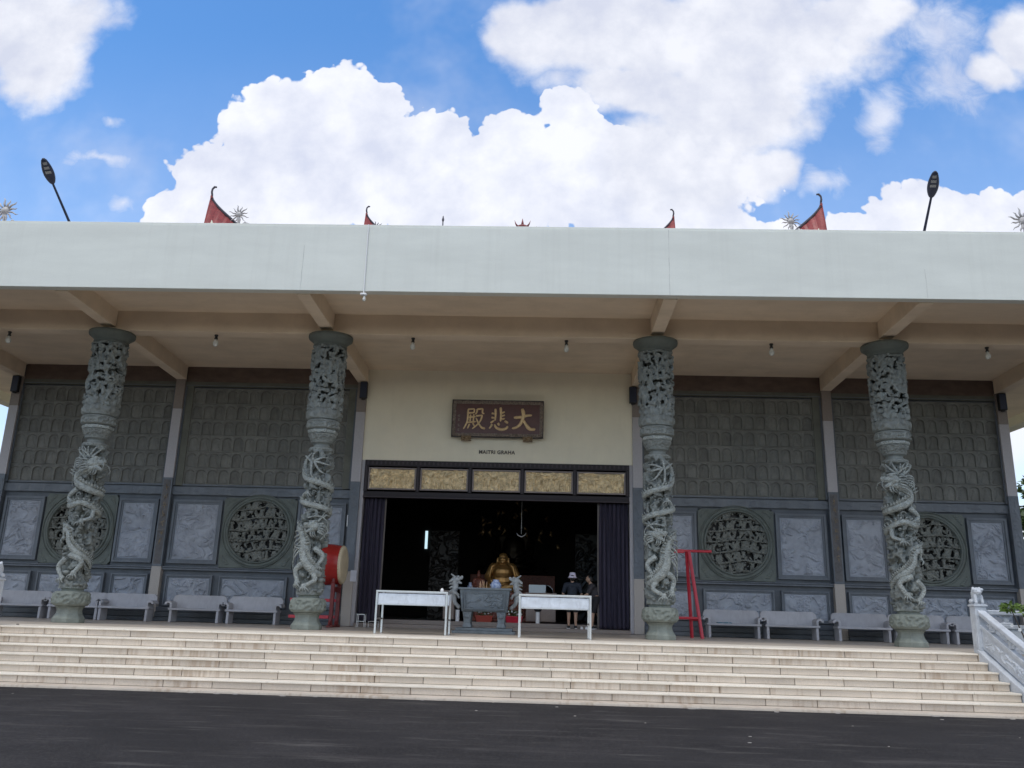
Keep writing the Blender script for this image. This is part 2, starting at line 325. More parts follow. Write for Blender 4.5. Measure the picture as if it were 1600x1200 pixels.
# ------------------------------------------------------------------ sky and sun
SUN_EL, SUN_AZ = R(68), R(205)        # azimuth measured from +Y towards +X
W = bpy.data.worlds.new('World'); S.world = W; W.use_nodes = True
def make_sky():
    nt = W.node_tree; nt.nodes.clear(); L = nt.links
    def node(t, **k):
        n = nt.nodes.new(t)
        for a, b in k.items(): setattr(n, a, b)
        return n
    def math_(op, a, b=None, c=None, clamp=False):
        n = node('ShaderNodeMath', operation=op, use_clamp=clamp)
        for i, v in enumerate((a, b, c)):
            if v is None: continue
            if isinstance(v, (int, float)): n.inputs[i].default_value = v
            else: L.new(v, n.inputs[i])
        return n.outputs[0]
    def sstep(v, a, b, lo=0, hi=1):
        n = node('ShaderNodeMapRange', interpolation_type='SMOOTHSTEP'); L.new(v, n.inputs['Value'])
        for k, x in (('From Min', a), ('From Max', b), ('To Min', lo), ('To Max', hi)): n.inputs[k].default_value = x
        return n.outputs[0]
    out = node('ShaderNodeOutputWorld'); sky = node('ShaderNodeTexSky', sky_type='NISHITA')
    sky.sun_disc = False; sky.sun_elevation = SUN_EL; sky.sun_rotation = SUN_AZ; sky.altitude = 300; sky.air_density = 1.0; sky.dust_density = .6; sky.ozone_density = 2.2
    tc = node('ShaderNodeTexCoord'); sep = node('ShaderNodeSeparateXYZ'); L.new(tc.outputs['Generated'], sep.inputs[0])
    ay = math_('MAXIMUM', math_('ABSOLUTE', sep.outputs['Y']), .12)
    u = math_('DIVIDE', sep.outputs['X'], ay); v = math_('DIVIDE', sep.outputs['Z'], ay)
    uv = node('ShaderNodeCombineXYZ'); L.new(u, uv.inputs[0]); L.new(v, uv.inputs[1])
    L.new(math_('MULTIPLY', math_('LESS_THAN', sep.outputs['Y'], 0), 7), uv.inputs[2])   # the sky behind is its own part of the noise
    def noise(scale, detail, rough=.55, off=0, dist=0):
        n = node('ShaderNodeTexNoise'); n.inputs['Scale'].default_value = scale; n.inputs['Detail'].default_value = detail; n.inputs['Roughness'].default_value = rough
        n.inputs['Distortion'].default_value = dist
        a = node('ShaderNodeVectorMath', operation='ADD'); L.new(uv.outputs[0], a.inputs[0]); a.inputs[1].default_value = (off, off * .7, 0)
        L.new(a.outputs[0], n.inputs['Vector']); return n
    def warped(n, amt, src=None):
        a = node('ShaderNodeVectorMath', operation='SUBTRACT'); L.new(n.outputs['Color'], a.inputs[0]); a.inputs[1].default_value = (.5, .5, .5)
        m = node('ShaderNodeVectorMath', operation='MULTIPLY'); L.new(a.outputs[0], m.inputs[0]); m.inputs[1].default_value = (amt, amt, 0)
        p = node('ShaderNodeVectorMath', operation='ADD'); L.new(m.outputs[0], p.inputs[0]); L.new(src or uv.outputs[0], p.inputs[1])
        return p.outputs[0]
    def field(vec, ells):
        cur = None
        for e in ells:
            cx, cy, rx, ry = e[:4]; wgt = e[4] if len(e) > 4 else 1
            mp = node('ShaderNodeMapping', vector_type='TEXTURE'); mp.inputs['Location'].default_value = (cx, cy, 0); mp.inputs['Scale'].default_value = (rx, ry, 1e6)
            L.new(vec, mp.inputs['Vector'])
            ln = node('ShaderNodeVectorMath', operation='LENGTH'); L.new(mp.outputs[0], ln.inputs[0])
            f = math_('SUBTRACT', wgt, math_('MULTIPLY', ln.outputs['Value'], wgt))
            cur = f if cur is None else math_('SMOOTH_MAX', cur, f, .12)
        return cur
    crisp = [(-.304,.587,.142,.123),(-.385,.612,.078,.066),(-.364,.482,.13,.05),(-.28,.67,.066,.059),(-.23,.651,.045,.046),(-.371,.655,.061,.045),(-.433,.538,.082,.076),(-.474,.491,.062,.056),(-.198,.565,.108,.101),
             (.025,.647,.052,.042),(-.047,.618,.055,.040),(-.131,.617,.036,.033),(-.096,.537,.276,.09),(.122,.539,.182,.095),(.039,.585,.092,.067),(.48,.493,.085,.062),(.58,.494,.11,.05),
             (.398,.483,.055,.028),(.187,.475,.173,.034)]
    soft = [(.125,.763,.215,.085),(.282,.763,.19,.126),(.234,.654,.13,.109),(.19,.577,.133,.086),(-.025,.775,.07,.062),(-.735,.792,.125,.10),(-.705,.708,.075,.078),(.281,.559,.055,.045),(.60,.715,.045,.035),(.65,.76,.06,.06), (.12, .68, .1, .05), (.43, .80, .10, .05), (.02, .80, .10, .04)]
    faint = [(.444,.641,.042,.063),(.523,.764,.10,.083),(.533,.695,.08,.069),(.362,.546,.05,.03),(-.563,.505,.034,.024),(-.607,.568,.07,.018),(.171,.494,.057,.013),(.334,.764,.103,.041),(.02,.692,.055,.03),(-.589,.626,.028,.012)]
    big = noise(9, 3, .6); fine_ = noise(34, 5, .62, 3)
    vor = node('ShaderNodeTexVoronoi', feature='SMOOTH_F1'); vor.inputs['Scale'].default_value = 30; vor.inputs['Smoothness'].default_value = .35
    v1 = warped(big, .035); L.new(v1, vor.inputs['Vector'])
    vor2 = node('ShaderNodeTexVoronoi', feature='SMOOTH_F1'); vor2.inputs['Scale'].default_value = 55; vor2.inputs['Smoothness'].default_value = .18; L.new(v1, vor2.inputs['Vector'])
    vor3 = node('ShaderNodeTexVoronoi', feature='SMOOTH_F1'); vor3.inputs['Scale'].default_value = 120; vor3.inputs['Smoothness'].default_value = .2; L.new(v1, vor3.inputs['Vector'])
    fc = field(v1, crisp)
    puff = math_('ADD', math_('MULTIPLY', math_('SUBTRACT', .35, vor.outputs['Distance']), .22), math_('ADD', math_('MULTIPLY', math_('SUBTRACT', .35, vor2.outputs['Distance']), .26), math_('MULTIPLY', math_('SUBTRACT', .35, vor3.outputs['Distance']), .13)))
    fc = math_('ADD', math_('ADD', fc, puff), math_('MULTIPLY', math_('SUBTRACT', fine_.outputs['Fac'], .5), .22))
    mc = sstep(fc, -.01, .075)
    fs = field(warped(big, .07), soft)
    fs = math_('ADD', fs, math_('MULTIPLY', math_('SUBTRACT', noise(13, 6, .6, 9).outputs['Fac'], .5), .9))
    ms = sstep(fs, -.12, .42)
    ff = field(warped(big, .09), faint)
    ff = math_('ADD', ff, math_('MULTIPLY', math_('SUBTRACT', noise(17, 6, .68, 21, .8).outputs['Fac'], .5), 1.5))
    mf = sstep(ff, -.1, 1.25, 0, .85)
    veil = sstep(noise(3.1, 5, .6, 40).outputs['Fac'], .52, .78, 0, .30)
    # the rest of the heavens is simpler broken cloud
    front = math_('GREATER_THAN', sep.outputs['Y'], 0.0)
    inner = math_('MULTIPLY', front, sstep(math_('ABSOLUTE', u), 1.0, 1.1, 1, 0))
    inner = math_('MULTIPLY', inner, sstep(v, .98, 1.08, 1, 0))
    inner = math_('MULTIPLY', inner, sstep(v, .36, .43, 0, 1))
    mask = math_('MAXIMUM', math_('MAXIMUM', mc, ms), math_('MAXIMUM', mf, math_('ADD', veil, sstep(v, .40, .80, .20, 0))), clamp=True)
    on = node('ShaderNodeTexNoise'); on.inputs['Scale'].default_value = 2.4; on.inputs['Detail'].default_value = 4; on.inputs['Roughness'].default_value = .6; L.new(tc.outputs['Generated'], on.inputs['Vector'])
    oth = sstep(on.outputs['Fac'], .42, .56)
    # cloud body tone
    tone = math_('ADD', math_('MULTIPLY', noise(8, 6, .62, 13).outputs['Fac'], .78), math_('MULTIPLY', math_('SUBTRACT', .4, vor.outputs['Distance']), .10))
    tone = math_('ADD', tone, math_('MULTIPLY', mc, .03))
    cr = node('ShaderNodeValToRGB'); e = cr.color_ramp.elements
    e[0].position = .26; e[0].color = (.64, .68, .82, 1); e[1].position = .50; e[1].color = (.87, .89, .97, 1)
    m_ = e.new(.38); m_.color = (.75, .78, .885, 1)
    L.new(tone, cr.inputs['Fac'])
    mf2 = node('ShaderNodeMix', data_type='RGBA'); L.new(ms, mf2.inputs['Factor']); L.new(cr.outputs[0], mf2.inputs['A'])
    hs = node('ShaderNodeHueSaturation'); hs.inputs['Saturation'].default_value = .95; hs.inputs['Value'].default_value = .95; L.new(cr.outputs[0], hs.inputs['Color']); L.new(hs.outputs[0], mf2.inputs['B'])
    sh = node('ShaderNodeHueSaturation'); sh.inputs['Saturation'].default_value = SKY_SAT; sh.inputs['Value'].default_value = SKY_VAL; L.new(sky.outputs[0], sh.inputs['Color'])
    b1 = node('ShaderNodeBackground'); L.new(sh.outputs[0], b1.inputs[0]); b1.inputs[1].default_value = SKY
    b2 = node('ShaderNodeBackground'); L.new(mf2.outputs['Result'], b2.inputs[0]); b2.inputs[1].default_value = CLOUD
    mx = node('ShaderNodeMixShader'); L.new(mask, mx.inputs[0]); L.new(b1.outputs[0], mx.inputs[1]); L.new(b2.outputs[0], mx.inputs[2])
    b3 = node('ShaderNodeBackground'); b3.inputs[0].default_value = (.86, .88, .93, 1)
    # unseen clouds behind the photographer are made brighter to light the front
    L.new(sstep(sep.outputs['Y'], -.35, .45, CLOUD_BACK, CLOUD), b3.inputs[1])
    m3 = node('ShaderNodeMixShader'); L.new(oth, m3.inputs[0]); L.new(b1.outputs[0], m3.inputs[1]); L.new(b3.outputs[0], m3.inputs[2])
    m4 = node('ShaderNodeMixShader'); L.new(inner, m4.inputs[0]); L.new(m3.outputs[0], m4.inputs[1]); L.new(mx.outputs[0], m4.inputs[2]); L.new(m4.outputs[0], out.inputs[0])
SKY, CLOUD, CLOUD_BACK = .15, 1.04, 1.42
SKY_SAT, SKY_VAL = 1.24, 1.55
make_sky()
try: W.cycles.sampling_method = 'NONE'
except Exception: pass
sd = bpy.data.lights.new('sun', 'SUN'); sd.energy = 1.4; sd.angle = R(12); sd.color = (1, .96, .9)
so = bpy.data.objects.new('sun', sd); COL.objects.link(so)
dirv = Vector((math.sin(SUN_AZ) * math.cos(SUN_EL), math.cos(SUN_AZ) * math.cos(SUN_EL), math.sin(SUN_EL)))
so.rotation_euler = dirv.to_track_quat('Z', 'Y').to_euler(); so.location = (0, -10, 30)
S.view_settings.view_transform = 'Standard'; S.view_settings.look = 'None'; S.view_settings.exposure = .10; S.view_settings.gamma = 1

# ------------------------------------------------------------------ ground, steps, porch floor
RIS, GO, YS = .1542, .3535, -3.1675
GZ = -6 * RIS - .045
g = MB(); g.grid(-400, 400, -300, 500, 1, 1, lambda x, z: 0)
g.v = [(x, z, GZ) for x, y, z in g.v]
tag(g.build('ground', 'asphalt', nrm=False), kind='structure')
XR = 10.02
st = MB(); tr = MB(); sub = MB()
rnd = random.Random(3)
for i in range(6):
    y0 = YS - i * GO; z1 = -i * RIS
    # risers: slabs 0.9 m long, each one standing a hair in or out of line
    off = rnd.uniform(.1, .85) if i else .35; x = -XR
    xe = -XR + off
    while x < XR - .01:
        xe = min(xe, XR - .004); d = rnd.uniform(0, .0025)
        st.box(x + .0055, xe - .0055, y0 + .006 - d, y0 + .05, z1 - RIS + .004, z1 - .034)
        x = xe; xe += .9
    # treads with a rounded nose standing proud of the riser
    x = -XR; xe = -XR + rnd.uniform(.3, 1.7)
    depth = GO + .03 if i else 1.2
    while x < XR - .01:
        xe = min(xe, XR - .004)
        j = rnd.uniform(-.002, .002)
        tr.box(x + .002, xe - .002, y0 - .027 + j, y0 + depth - .025, z1 - .034, z1)
        x = xe; xe += 1.8
    sub.box(-XR, XR, y0 + .05, y0 + GO + .3, z1 - RIS - .3, z1 - .036)
st.box(-XR, XR, YS - 6 * GO - .02, YS - 5 * GO, GZ - .2, -6 * RIS)
st.box(-XR, XR, YS - 6 * GO - .028, YS - 6 * GO - .02, GZ - .2, -6 * RIS - .012)
o = tag(st.build('steps', 'riser', bevel=.004, seg=1), kind='structure'); 
o2 = tr.build('tread', 'tile_t', o, bevel=.008, seg=2)
sub.build('step_bed', 'black', o)
fl = MB()
rnd = random.Random(5)
fl.box(-18, 18, YS + 1.175, 4.02, -.4, -.002)
fl.box(-18, -XR - .002, YS - .02, YS + 1.173, -.4, -.002); fl.box(XR + .002, 18, YS - .02, YS + 1.173, -.4, -.002)
fl.box(-18, 18, 4.03, 16.4, -.4, -.01)
tag(fl.build('porch_floor', mat('porch floor tiles', (.52, .455, .38), .4, var=.2, scale=1.3)), kind='structure')
sw = MB(); sw.box(-18.05, -XR - .3, YS - .05, 16.4, GZ - .1, -.405); sw.box(XR + .3, 18.05, YS - .05, 16.4, GZ - .1, -.405)
tag(sw.build('porch_plinth', 'granite'), kind='structure')
# loose flakes of stone and mortar lying along the foot of the steps
fk = MB(); rnd = random.Random(8)
for k in range(30):
    x = rnd.uniform(-9, 10); y = YS - 6 * GO - .05 - abs(rnd.gauss(0, .05)) if k < 16 else rnd.uniform(-9.5, -5.5)
    a = rnd.uniform(0, 6.3); r = rnd.uniform(.012, .045) if k < 16 else rnd.uniform(.006, .018)
    n = 6; poly = [(x + r * rnd.uniform(.6, 1.3) * math.cos(a + q * 6.283 / n) * 1.6, y + r * rnd.uniform(.6, 1.2) * math.sin(a + q * 6.283 / n)) for q in range(n)]
    fk.prism(poly, GZ - .002, GZ + r * .35, 'xy')
tag(fk.build('stone_flakes', 'granite'), kind='stuff', label='small pale stone flakes scattered on the asphalt', cat='debris')

# ------------------------------------------------------------------ the hall
HALL = empty('temple_hall', (0, 4.4, 0), label='wide cream temple hall with white fascia, carved slate front and dragon columns', cat='temple')
HALL.location = (0, 0, 0)
CA, CB, CC = 4.25, 10.0, 15.22
def zc(y): return 7.91 - .036 * (y + .2)           # ceiling falls gently towards the wall
def zbm(y): return 7.45 - .033 * y                 # underside of the cross beams
XE = 18.7
# fascia
f = MB(); f.box(-XE, XE, -2.84, -2.62, 7.565, 9.18); f.box(-XE, XE, -2.84 + .02, -2.3, 9.1815, 9.24)
fas = f.build('fascia', 'fascia', HALL, bevel=.01)
c = MB()
for x in (-CA - .02, CA - .05, CB - .05):
    z = 7.58
    hgt = .62 if x > 5 else 1.55 if x > 0 else 1.0
    k = 0
    while z < 7.58 + hgt:
        w = .0022 + .004 * (nz(x * 3, z * 5) + .5); dx = .01 * nz(x, z * 4, 3); c.box(x + dx - w, x + dx + w, -2.8425, -2.839, z, z + .1); z += .1
c.build('joint', 'crack', fas)
f = MB()
for sx in (-1, 1): f.box(*sorted((sx * (XE - .5), sx * XE)), -2.62, 19.8, 7.42, 9.179)
f.box(-XE, XE, 19.8, 20.0, 7.60, 9.178)
f.build('side_fascia', 'cream', HALL)
# ceiling with real fall
c = MB(); y0, y1 = -2.62, 19.8
c.add([(-XE + .22, y0, zc(y0)), (XE - .22, y0, zc(y0)), (XE - .22, 4.4, zc(4.4)), (-XE + .22, 4.4, zc(4.4)),
       (-XE + .22, y0, 8.6), (XE - .22, y0, 8.6), (XE - .22, 4.4, 8.6), (-XE + .22, 4.4, 8.6)],
      [(0, 1, 2, 3), (4, 7, 6, 5), (0, 4, 5, 1), (3, 2, 6, 7), (0, 3, 7, 4), (1, 5, 6, 2)])
c.box(-XE + .22, XE - .22, 4.4, 19.8, zc(4.4), 8.598)
c.build('ceiling', 'soffit', HALL)
b = MB(); b.box(-XE + .22, XE - .22, -.25, .20, 7.375, 7.95); b.build('column_line_beam', 'soffit', HALL, bevel=.012)
def sbeam(x, w=.16):
    b = MB(); ys = (-2.62, -.27), (.21, 4.36)
    for a, e in ys:
        vs = [(x + dx, y, z) for y in (a, e) for dx in (-w, w) for z in (zbm(y), 8.1)]
        b.add(vs, [(0, 1, 3, 2), (4, 6, 7, 5), (0, 4, 5, 1), (2, 3, 7, 6), (0, 2, 6, 4), (1, 5, 7, 3)])
    b.box(x - w, x + w, -.27, .21, 7.37, 7.374)
    return b.build('beam', 'soffit', HALL, bevel=.01)
for x in (-CC, -CB, -CA, CA, CB, CC): sbeam(x)
# parapet deck on top
d = MB(); d.box(-XE + .22, XE - .22, -2.3, 19.8, 8.602, 8.75); d.build('roof_deck', 'granite', HALL)
# walls
w = MB(); w.box(-4.11, 4.11, 4.4, 4.62, 4.885, 7.80); w.build('entrance_wall', 'cream', HALL)
for sx in (-1, 1):
    w = MB(); w.box(*sorted((sx * 4.12, sx * 15.30)), 4.74, 4.95, 0, 7.8); w.build('front_wall', 'slate_d', HALL)
    w = MB(); w.box(*sorted((sx * 15.08, sx * 15.34)), 4.531, 16, 0, 7.8); w.build('side_wall', 'cream', HALL)
    w = MB(); w.box(*sorted((sx * 4.0, sx * 4.12)), 4.40, 4.75, 0, 4.88); w.build('door_jamb', 'granite_l', HALL, bevel=.008)
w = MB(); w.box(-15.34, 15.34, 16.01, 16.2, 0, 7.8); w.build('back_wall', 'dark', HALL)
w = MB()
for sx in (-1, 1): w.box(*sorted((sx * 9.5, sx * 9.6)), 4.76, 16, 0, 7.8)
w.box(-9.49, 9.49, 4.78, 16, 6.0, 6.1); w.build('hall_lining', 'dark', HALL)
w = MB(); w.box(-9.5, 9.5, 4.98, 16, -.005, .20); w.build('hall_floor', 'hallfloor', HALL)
w = MB(); w.box(-4.0, 4.0, 4.86, 4.975, -.005, .215); w.box(-3.98, 3.98, 4.2, 4.855, -.005, .10); w.build('door_sill', 'granite_b', HALL, bevel=.01)

def relief(seed, amp=.028, k=1.0, tall=True):
    """rocks, trunks, leaf clumps and clouds cut in low relief"""
    def fn(x, z):
        wx = x + .22 * nz(x * 1.7 * k, z * 1.7 * k, seed); wz = z + .22 * nz(x * 1.7 * k, z * 1.7 * k, seed + 9)
        ridge = 1 - abs(nz(wx * 3.1 * k, wz * 3.1 * k, seed + 3)) * 3.2
        limb = sm(.55, .98, ridge) * sm(-.15, .15, nz(x * 1.1, z * 1.1, seed + 20))
        cl = sm(.05, .35, nz(wx * 2.6 * k, wz * 3.4 * k, seed + 5)) * (.55 + .6 * abs(nz(x * 17, z * 17, seed)) * 1.7)
        rock = sm(.1, .3, nz(wx * 1.4, wz * 2.2, seed + 13)) * (.5 + .5 * sm(-.1, .1, nz(x * 7, z * 9, seed)))
        band = .2 * math.sin(18 * wz + 6 * nz(x * 2, z * 1.2, seed)) * sm(.1, .3, nz(x * 1.2, z * 2.4, seed + 30))
        return amp * (max(limb * 1.1, cl, rock * .8) + band)
    return fn
def frame(mb, x0, x1, z0, z1, t, y0, y1):
    mb.box(x0, x1, y0, y1, z1 - t, z1); mb.box(x0, x1, y0, y1, z0, z0 + t)
    mb.box(x0, x0 + t, y0, y1, z0 + t, z1 - t); mb.box(x1 - t, x1, y0, y1, z0 + t, z1 - t)
pan_i = [0]
def relief_panel(x0, x1, z0, z1, ring=.10, deep=4.47):
    """moulded slate frame with a pale carved slab set back in it"""
    pan_i[0] += 1
    F = MB(); frame(F, x0 - ring, x1 + ring, z0 - ring, z1 + ring, ring * .55, 4.415, 4.52)
    frame(F, x0 - ring * .45, x1 + ring * .45, z0 - ring * .45, z1 + ring * .45, ring * .45, 4.445, 4.52)
    fr = F.build('relief_panel', 'slate', HALL, bevel=.006)
    G = MB(); fn = relief(pan_i[0] * 7.3, .05, 1.75)
    def ff(x, z):
        e = min(x - x0, x1 - x, z - z0, z1 - z); return fn(x, z) * sm(0.01, .07, e)
    G.grid(x0, x1, z0, z1, int((x1 - x0) / .0125), int((z1 - z0) / .0125), ff)
    G.build('carving', 'slate_l', fr, smooth=True, loc=(0, deep, 0), nrm=False)
    T = MB(); e = .012; frame(T, x0 + .03, x1 - .03, z0 + .03, z1 - .03, e, deep - .012, deep + .01); T.build('inner_moulding', 'slate_l', fr, bevel=.003, seg=1)
# niche wall, 14 x 6 arched recesses with a seated figure in each
def niche_fn(w, h, nx, nzr):
    cw, ch = w / nx, h / nzr
    def fn(x, z):
        i = math.floor(x / cw); j = math.floor(z / ch); u = (x / cw - i - .5); v = (z / ch - j)
        X = u * cw; Z = v * ch
        aw = cw * .39; top = ch * .85; arch = top - aw * .75
        inside = abs(X) < aw and Z > ch * .06 and (Z < arch or (X / aw) ** 2 + ((Z - arch) / (aw * .8)) ** 2 < 1)
        if not inside:
            lip = 0
            if Z < ch * .05: lip = .02
            return lip + .003 * nz(x * 9, z * 9)
        d = -.036
        # figure: head, shoulders, lap
        hz = ch * .66; r = math.hypot(X, (Z - hz) * .9)
        f = 0
        if r < .042: f = .018 * math.sqrt(max(0, 1 - (r / .042) ** 2))
        bw = lerp(.10, .05, sm(.18 * ch, .60 * ch, Z))
        if Z < ch * .60 and abs(X) < bw: f = max(f, .016 * math.sqrt(max(0, 1 - (X / bw) ** 2)) * (1 - .25 * sm(.3, .45, Z / ch)))
        if Z < ch * .28 and abs(X) < .115: f = max(f, .020 * math.sqrt(max(0, 1 - (X / .115) ** 2)))
        return d + f
    return fn
NW, NH = 4.92, 3.02
G = MB(); G.grid(0, NW, 0, NH, 14 * 22, 6 * 26, niche_fn(NW, NH, 14, 6))
nic0 = None
def bay(xl, xr, label):
    global nic0
    xm = (xl + xr) / 2
    F = MB()
    F.box(xl, xr, 4.42, 4.52, 7.10, 7.25); F.box(xl, xl + (xr - xl - NW) / 2, 4.43, 4.52, 3.98, 7.10); F.box(xr - (xr - xl - NW) / 2, xr, 4.43, 4.52, 3.98, 7.10)
    fr = F.build('niche_wall', 'green_d', HALL, bevel=.006)
    if nic0 is None:
        nic0 = G.build('niches', 'niche', fr, smooth=False, nrm=False)
    else:
        n = nic0.copy(); COL.objects.link(n); n.parent = fr; nic = n
    cur = nic0 if nic0.parent == fr else nic
    cur.location = (xm - NW / 2, 4.47, 4.03)
    m_ = MB(); m_.box(xl, xr, 4.46, 4.52, 3.98, 4.028); m_.box(xl + .02, xr - .02, 4.41, 4.418, 7.12, 7.145); m_.build('edge_moulding', 'slate', fr)
    # thin edge strips run up both sides of the niche wall
    for xe_ in (xl, xr - .06): m_ = MB(); m_.box(xe_, xe_ + .06, 4.40, 4.4295, 3.98, 7.09); m_.build('edge_strip', 'slate_d', fr)
    k = MB(); k.box(xl, xr, 4.44, 4.52, 7.255, 7.80); k.build('marble_band', 'marble', HALL)
    # scroll frieze under the niches
    k = MB(); k.grid(xl, xr, 3.70, 3.94, int((xr - xl) / .02), 12, lambda x, z: .012 * sm(.0, .25, math.sin(x * 9) * .5 + nz(x * 4, z * 11)) * sm(0, .03, min(z - 3.70, 3.94 - z)))
    fz = k.build('frieze', 'slate', HALL, smooth=True, loc=(0, 4.43, 0), nrm=False)
    k = MB(); k.box(xl, xr, 4.39, 4.50, 3.941, 3.979); k.box(xl, xr, 4.38, 4.50, 3.655, 3.699); k.box(xl, xr, 4.432, 4.5, 3.70, 3.94)
    k.build('frieze_moulding', 'slate', fz, bevel=.008, seg=1)
    # ledge between rows, plinth
    k = MB(); k.box(xl, xr, 4.37, 4.5, 1.52, 1.555); k.box(xl, xr, 4.40, 4.5, 1.46, 1.515); k.build('ledge_moulding', 'slate', HALL, bevel=.008, seg=1)
    k = MB(); k.box(xl, xr, 4.34, 4.52, .26, .40); k.box(xl, xr, 4.28, 4.52, .12, .255); k.box(xl, xr, 4.21, 4.52, 0.0, .115); k.build('plinth', 'slate_d', HALL, bevel=.012)
# openwork disc: tiers of little figures, pavilions and foliage with dark slots between
def disc_keep(seed, Rr):
    def keep(x, z):
        r = math.hypot(x, z)
        if r > Rr: return False
        if r > Rr * .965: return nz(math.atan2(z, x) * 7, seed) > -.18
        zz = z + .05 * math.sin(x * 3 + seed) + .04 * nz(x * 2.2, z * 1.5, seed)
        tier = zz / .31; ft = tier - math.floor(tier); row = math.floor(tier)
        n1 = nz(x * 8.5 + row * 11, zz * 3.4, seed); n2 = nz(x * 12, z * 10, seed + 5)
        if ft < .13: return nz(x * 3.4, row * 5, seed + 2) < .02        # slots under a tier floor
        if ft < .26: return True
        return not (n1 > .12 and n2 > -.20) and not n2 > .34
    return keep
discs = []
for sdx in (0, 1):
    Rr = .90; Gd = MB()
    def fn(x, z, s=sdx * 31 + 4):
        zz = z + .05 * math.sin(x * 3 + s) + .04 * nz(x * 2.2, z * 1.5, s); t = zz / .31; t -= math.floor(t)
        return .05 * sm(.0, .1, t) * sm(.34, .2, t) + .06 * (nz(x * 8.5 + math.floor(zz / .31) * 11, zz * 3.4, s) < .05) * (.6 + .5 * nz(x * 14, z * 11, s)) + .02 * nz(x * 21, z * 21, s)
    Gd.grid(-Rr, Rr, -Rr, Rr, 132, 132, fn, disc_keep(sdx * 31 + 4, Rr))
    discs.append(Gd)
disc_ob = {}
def round_window(xc, zc_, which, x0, x1):
    # green stone square with a real round hole, ring mouldings, carved corners
    z0, z1 = 1.57, 3.645; Rr = .90; seg = 72; P = MB()
    inner = []; outer = []
    for i in range(seg):
        a = 2 * PI * i / seg; cx, sn = math.cos(a), math.sin(a)
        inner.append((xc + Rr * cx, zc_ + Rr * sn))
        t = min((x1 - xc) / cx if cx > 1e-9 else 1e9, (x0 - xc) / cx if cx < -1e-9 else 1e9, (z1 - zc_) / sn if sn > 1e-9 else 1e9, (z0 - zc_) / sn if sn < -1e-9 else 1e9)
        outer.append((xc + t * cx, zc_ + t * sn))
    yf = 4.455
    vs = [(x, yf, z) for x, z in inner] + [(x, yf, z) for x, z in outer] + [(x, 4.60, z) for x, z in inner] + [(x, 4.60, z) for x, z in outer]
    fs = []
    for i in range(seg):
        j = (i + 1) % seg
        fs += [(i, j, seg + j, seg + i), (i, 2 * seg + i, 2 * seg + j, j), (seg + i, seg + j, 3 * seg + j, 3 * seg + i)]
    P.add(vs, fs)
    rw = P.build('round_window', 'green', HALL)
    k = MB()
    for r0, r1, ya, yb in ((.905, .955, 4.40, 4.46), (.957, 1.06, 4.43, 4.456), (1.062, 1.095, 4.415, 4.46)):
        k.lathe([(r0, yb), (r0, ya), ((r0 + r1) / 2, ya - .012), (r1, ya), (r1, yb)], 72, (xc, 0, zc_), 'y', caps=False)
    k.build('ring_moulding', 'green', rw, smooth=True)
    k = MB()
    for sx in (-1, 1):
        for sz in (-1, 1):
            for q in range(5):
                t = q / 4; px = xc + sx * (.86 + .16 * t); pz = zc_ + sz * (.98 - .22 * t) 
                if not (x0 + .05 < px < x1 - .05): px = xc + sx * min(abs(px - xc), (x1 - xc if sx > 0 else xc - x0) - .06)
                pz = max(z0 + .06, min(z1 - .06, pz)); k.ball((px, 4.457, pz), (.075 - .01 * q, .018, .045))
    k.build('corner_carving', 'green', rw, smooth=True)
    if which not in disc_ob:
        o = discs[which].build('openwork_carving', 'green_c', rw, nrm=False, solid=.05); disc_ob[which] = o
    else:
        o = disc_ob[which].copy(); COL.objects.link(o); o.parent = rw
    o.location = (xc, 4.50, zc_)
    k = MB(); k.lathe([(.0, .0), (.93, .0), (.93, .03), (0, .03)], 48, (xc, 4.70, zc_), 'y'); k.build('dark_backing', 'black', rw)  # black disc painted as the darkness behind the piercing
M['green_c'] = mat('openwork stone', (.19, .20, .18), .7, var=.3, scale=6, bump=.2)
bays = [(-15.08, -10.14, -12.60), (-9.86, -4.40, -7.10), (4.40, 9.86, 7.13), (10.14, 15.08, 12.68)]
for bi, (xl, xr, xc) in enumerate(bays):
    bay(xl, xr, bi)
    lo, hi = xc - 1.11, xc + 1.11
    w = MB(); w.box(xl - .14, xr + .14, 4.52, 4.738, 0, 1.56); w.box(xl - .14, lo + .02, 4.52, 4.738, 1.561, 3.65); w.box(hi - .02, xr + .14, 4.52, 4.738, 1.561, 3.65); w.box(xl - .14, xr + .14, 4.52, 4.738, 3.651, 7.8)
    w.build('wall_facing', 'slate_d', HALL)
    round_window(xc, 2.66 if bi % 3 else 2.60, bi % 2, lo, hi)
    a0, a1 = xl + .22, lo - .18; b0, b1 = hi + .18, xr - .22
    relief_panel(a0, a1, 1.78, 3.42, .13); relief_panel(b0, b1, 1.78, 3.42, .13)
    relief_panel(a0, a1 - .02, .52, 1.24, .09); relief_panel(xc - .93, xc + .93, .52, 1.24, .09); relief_panel(b0 + .02, b1, .52, 1.24, .09)
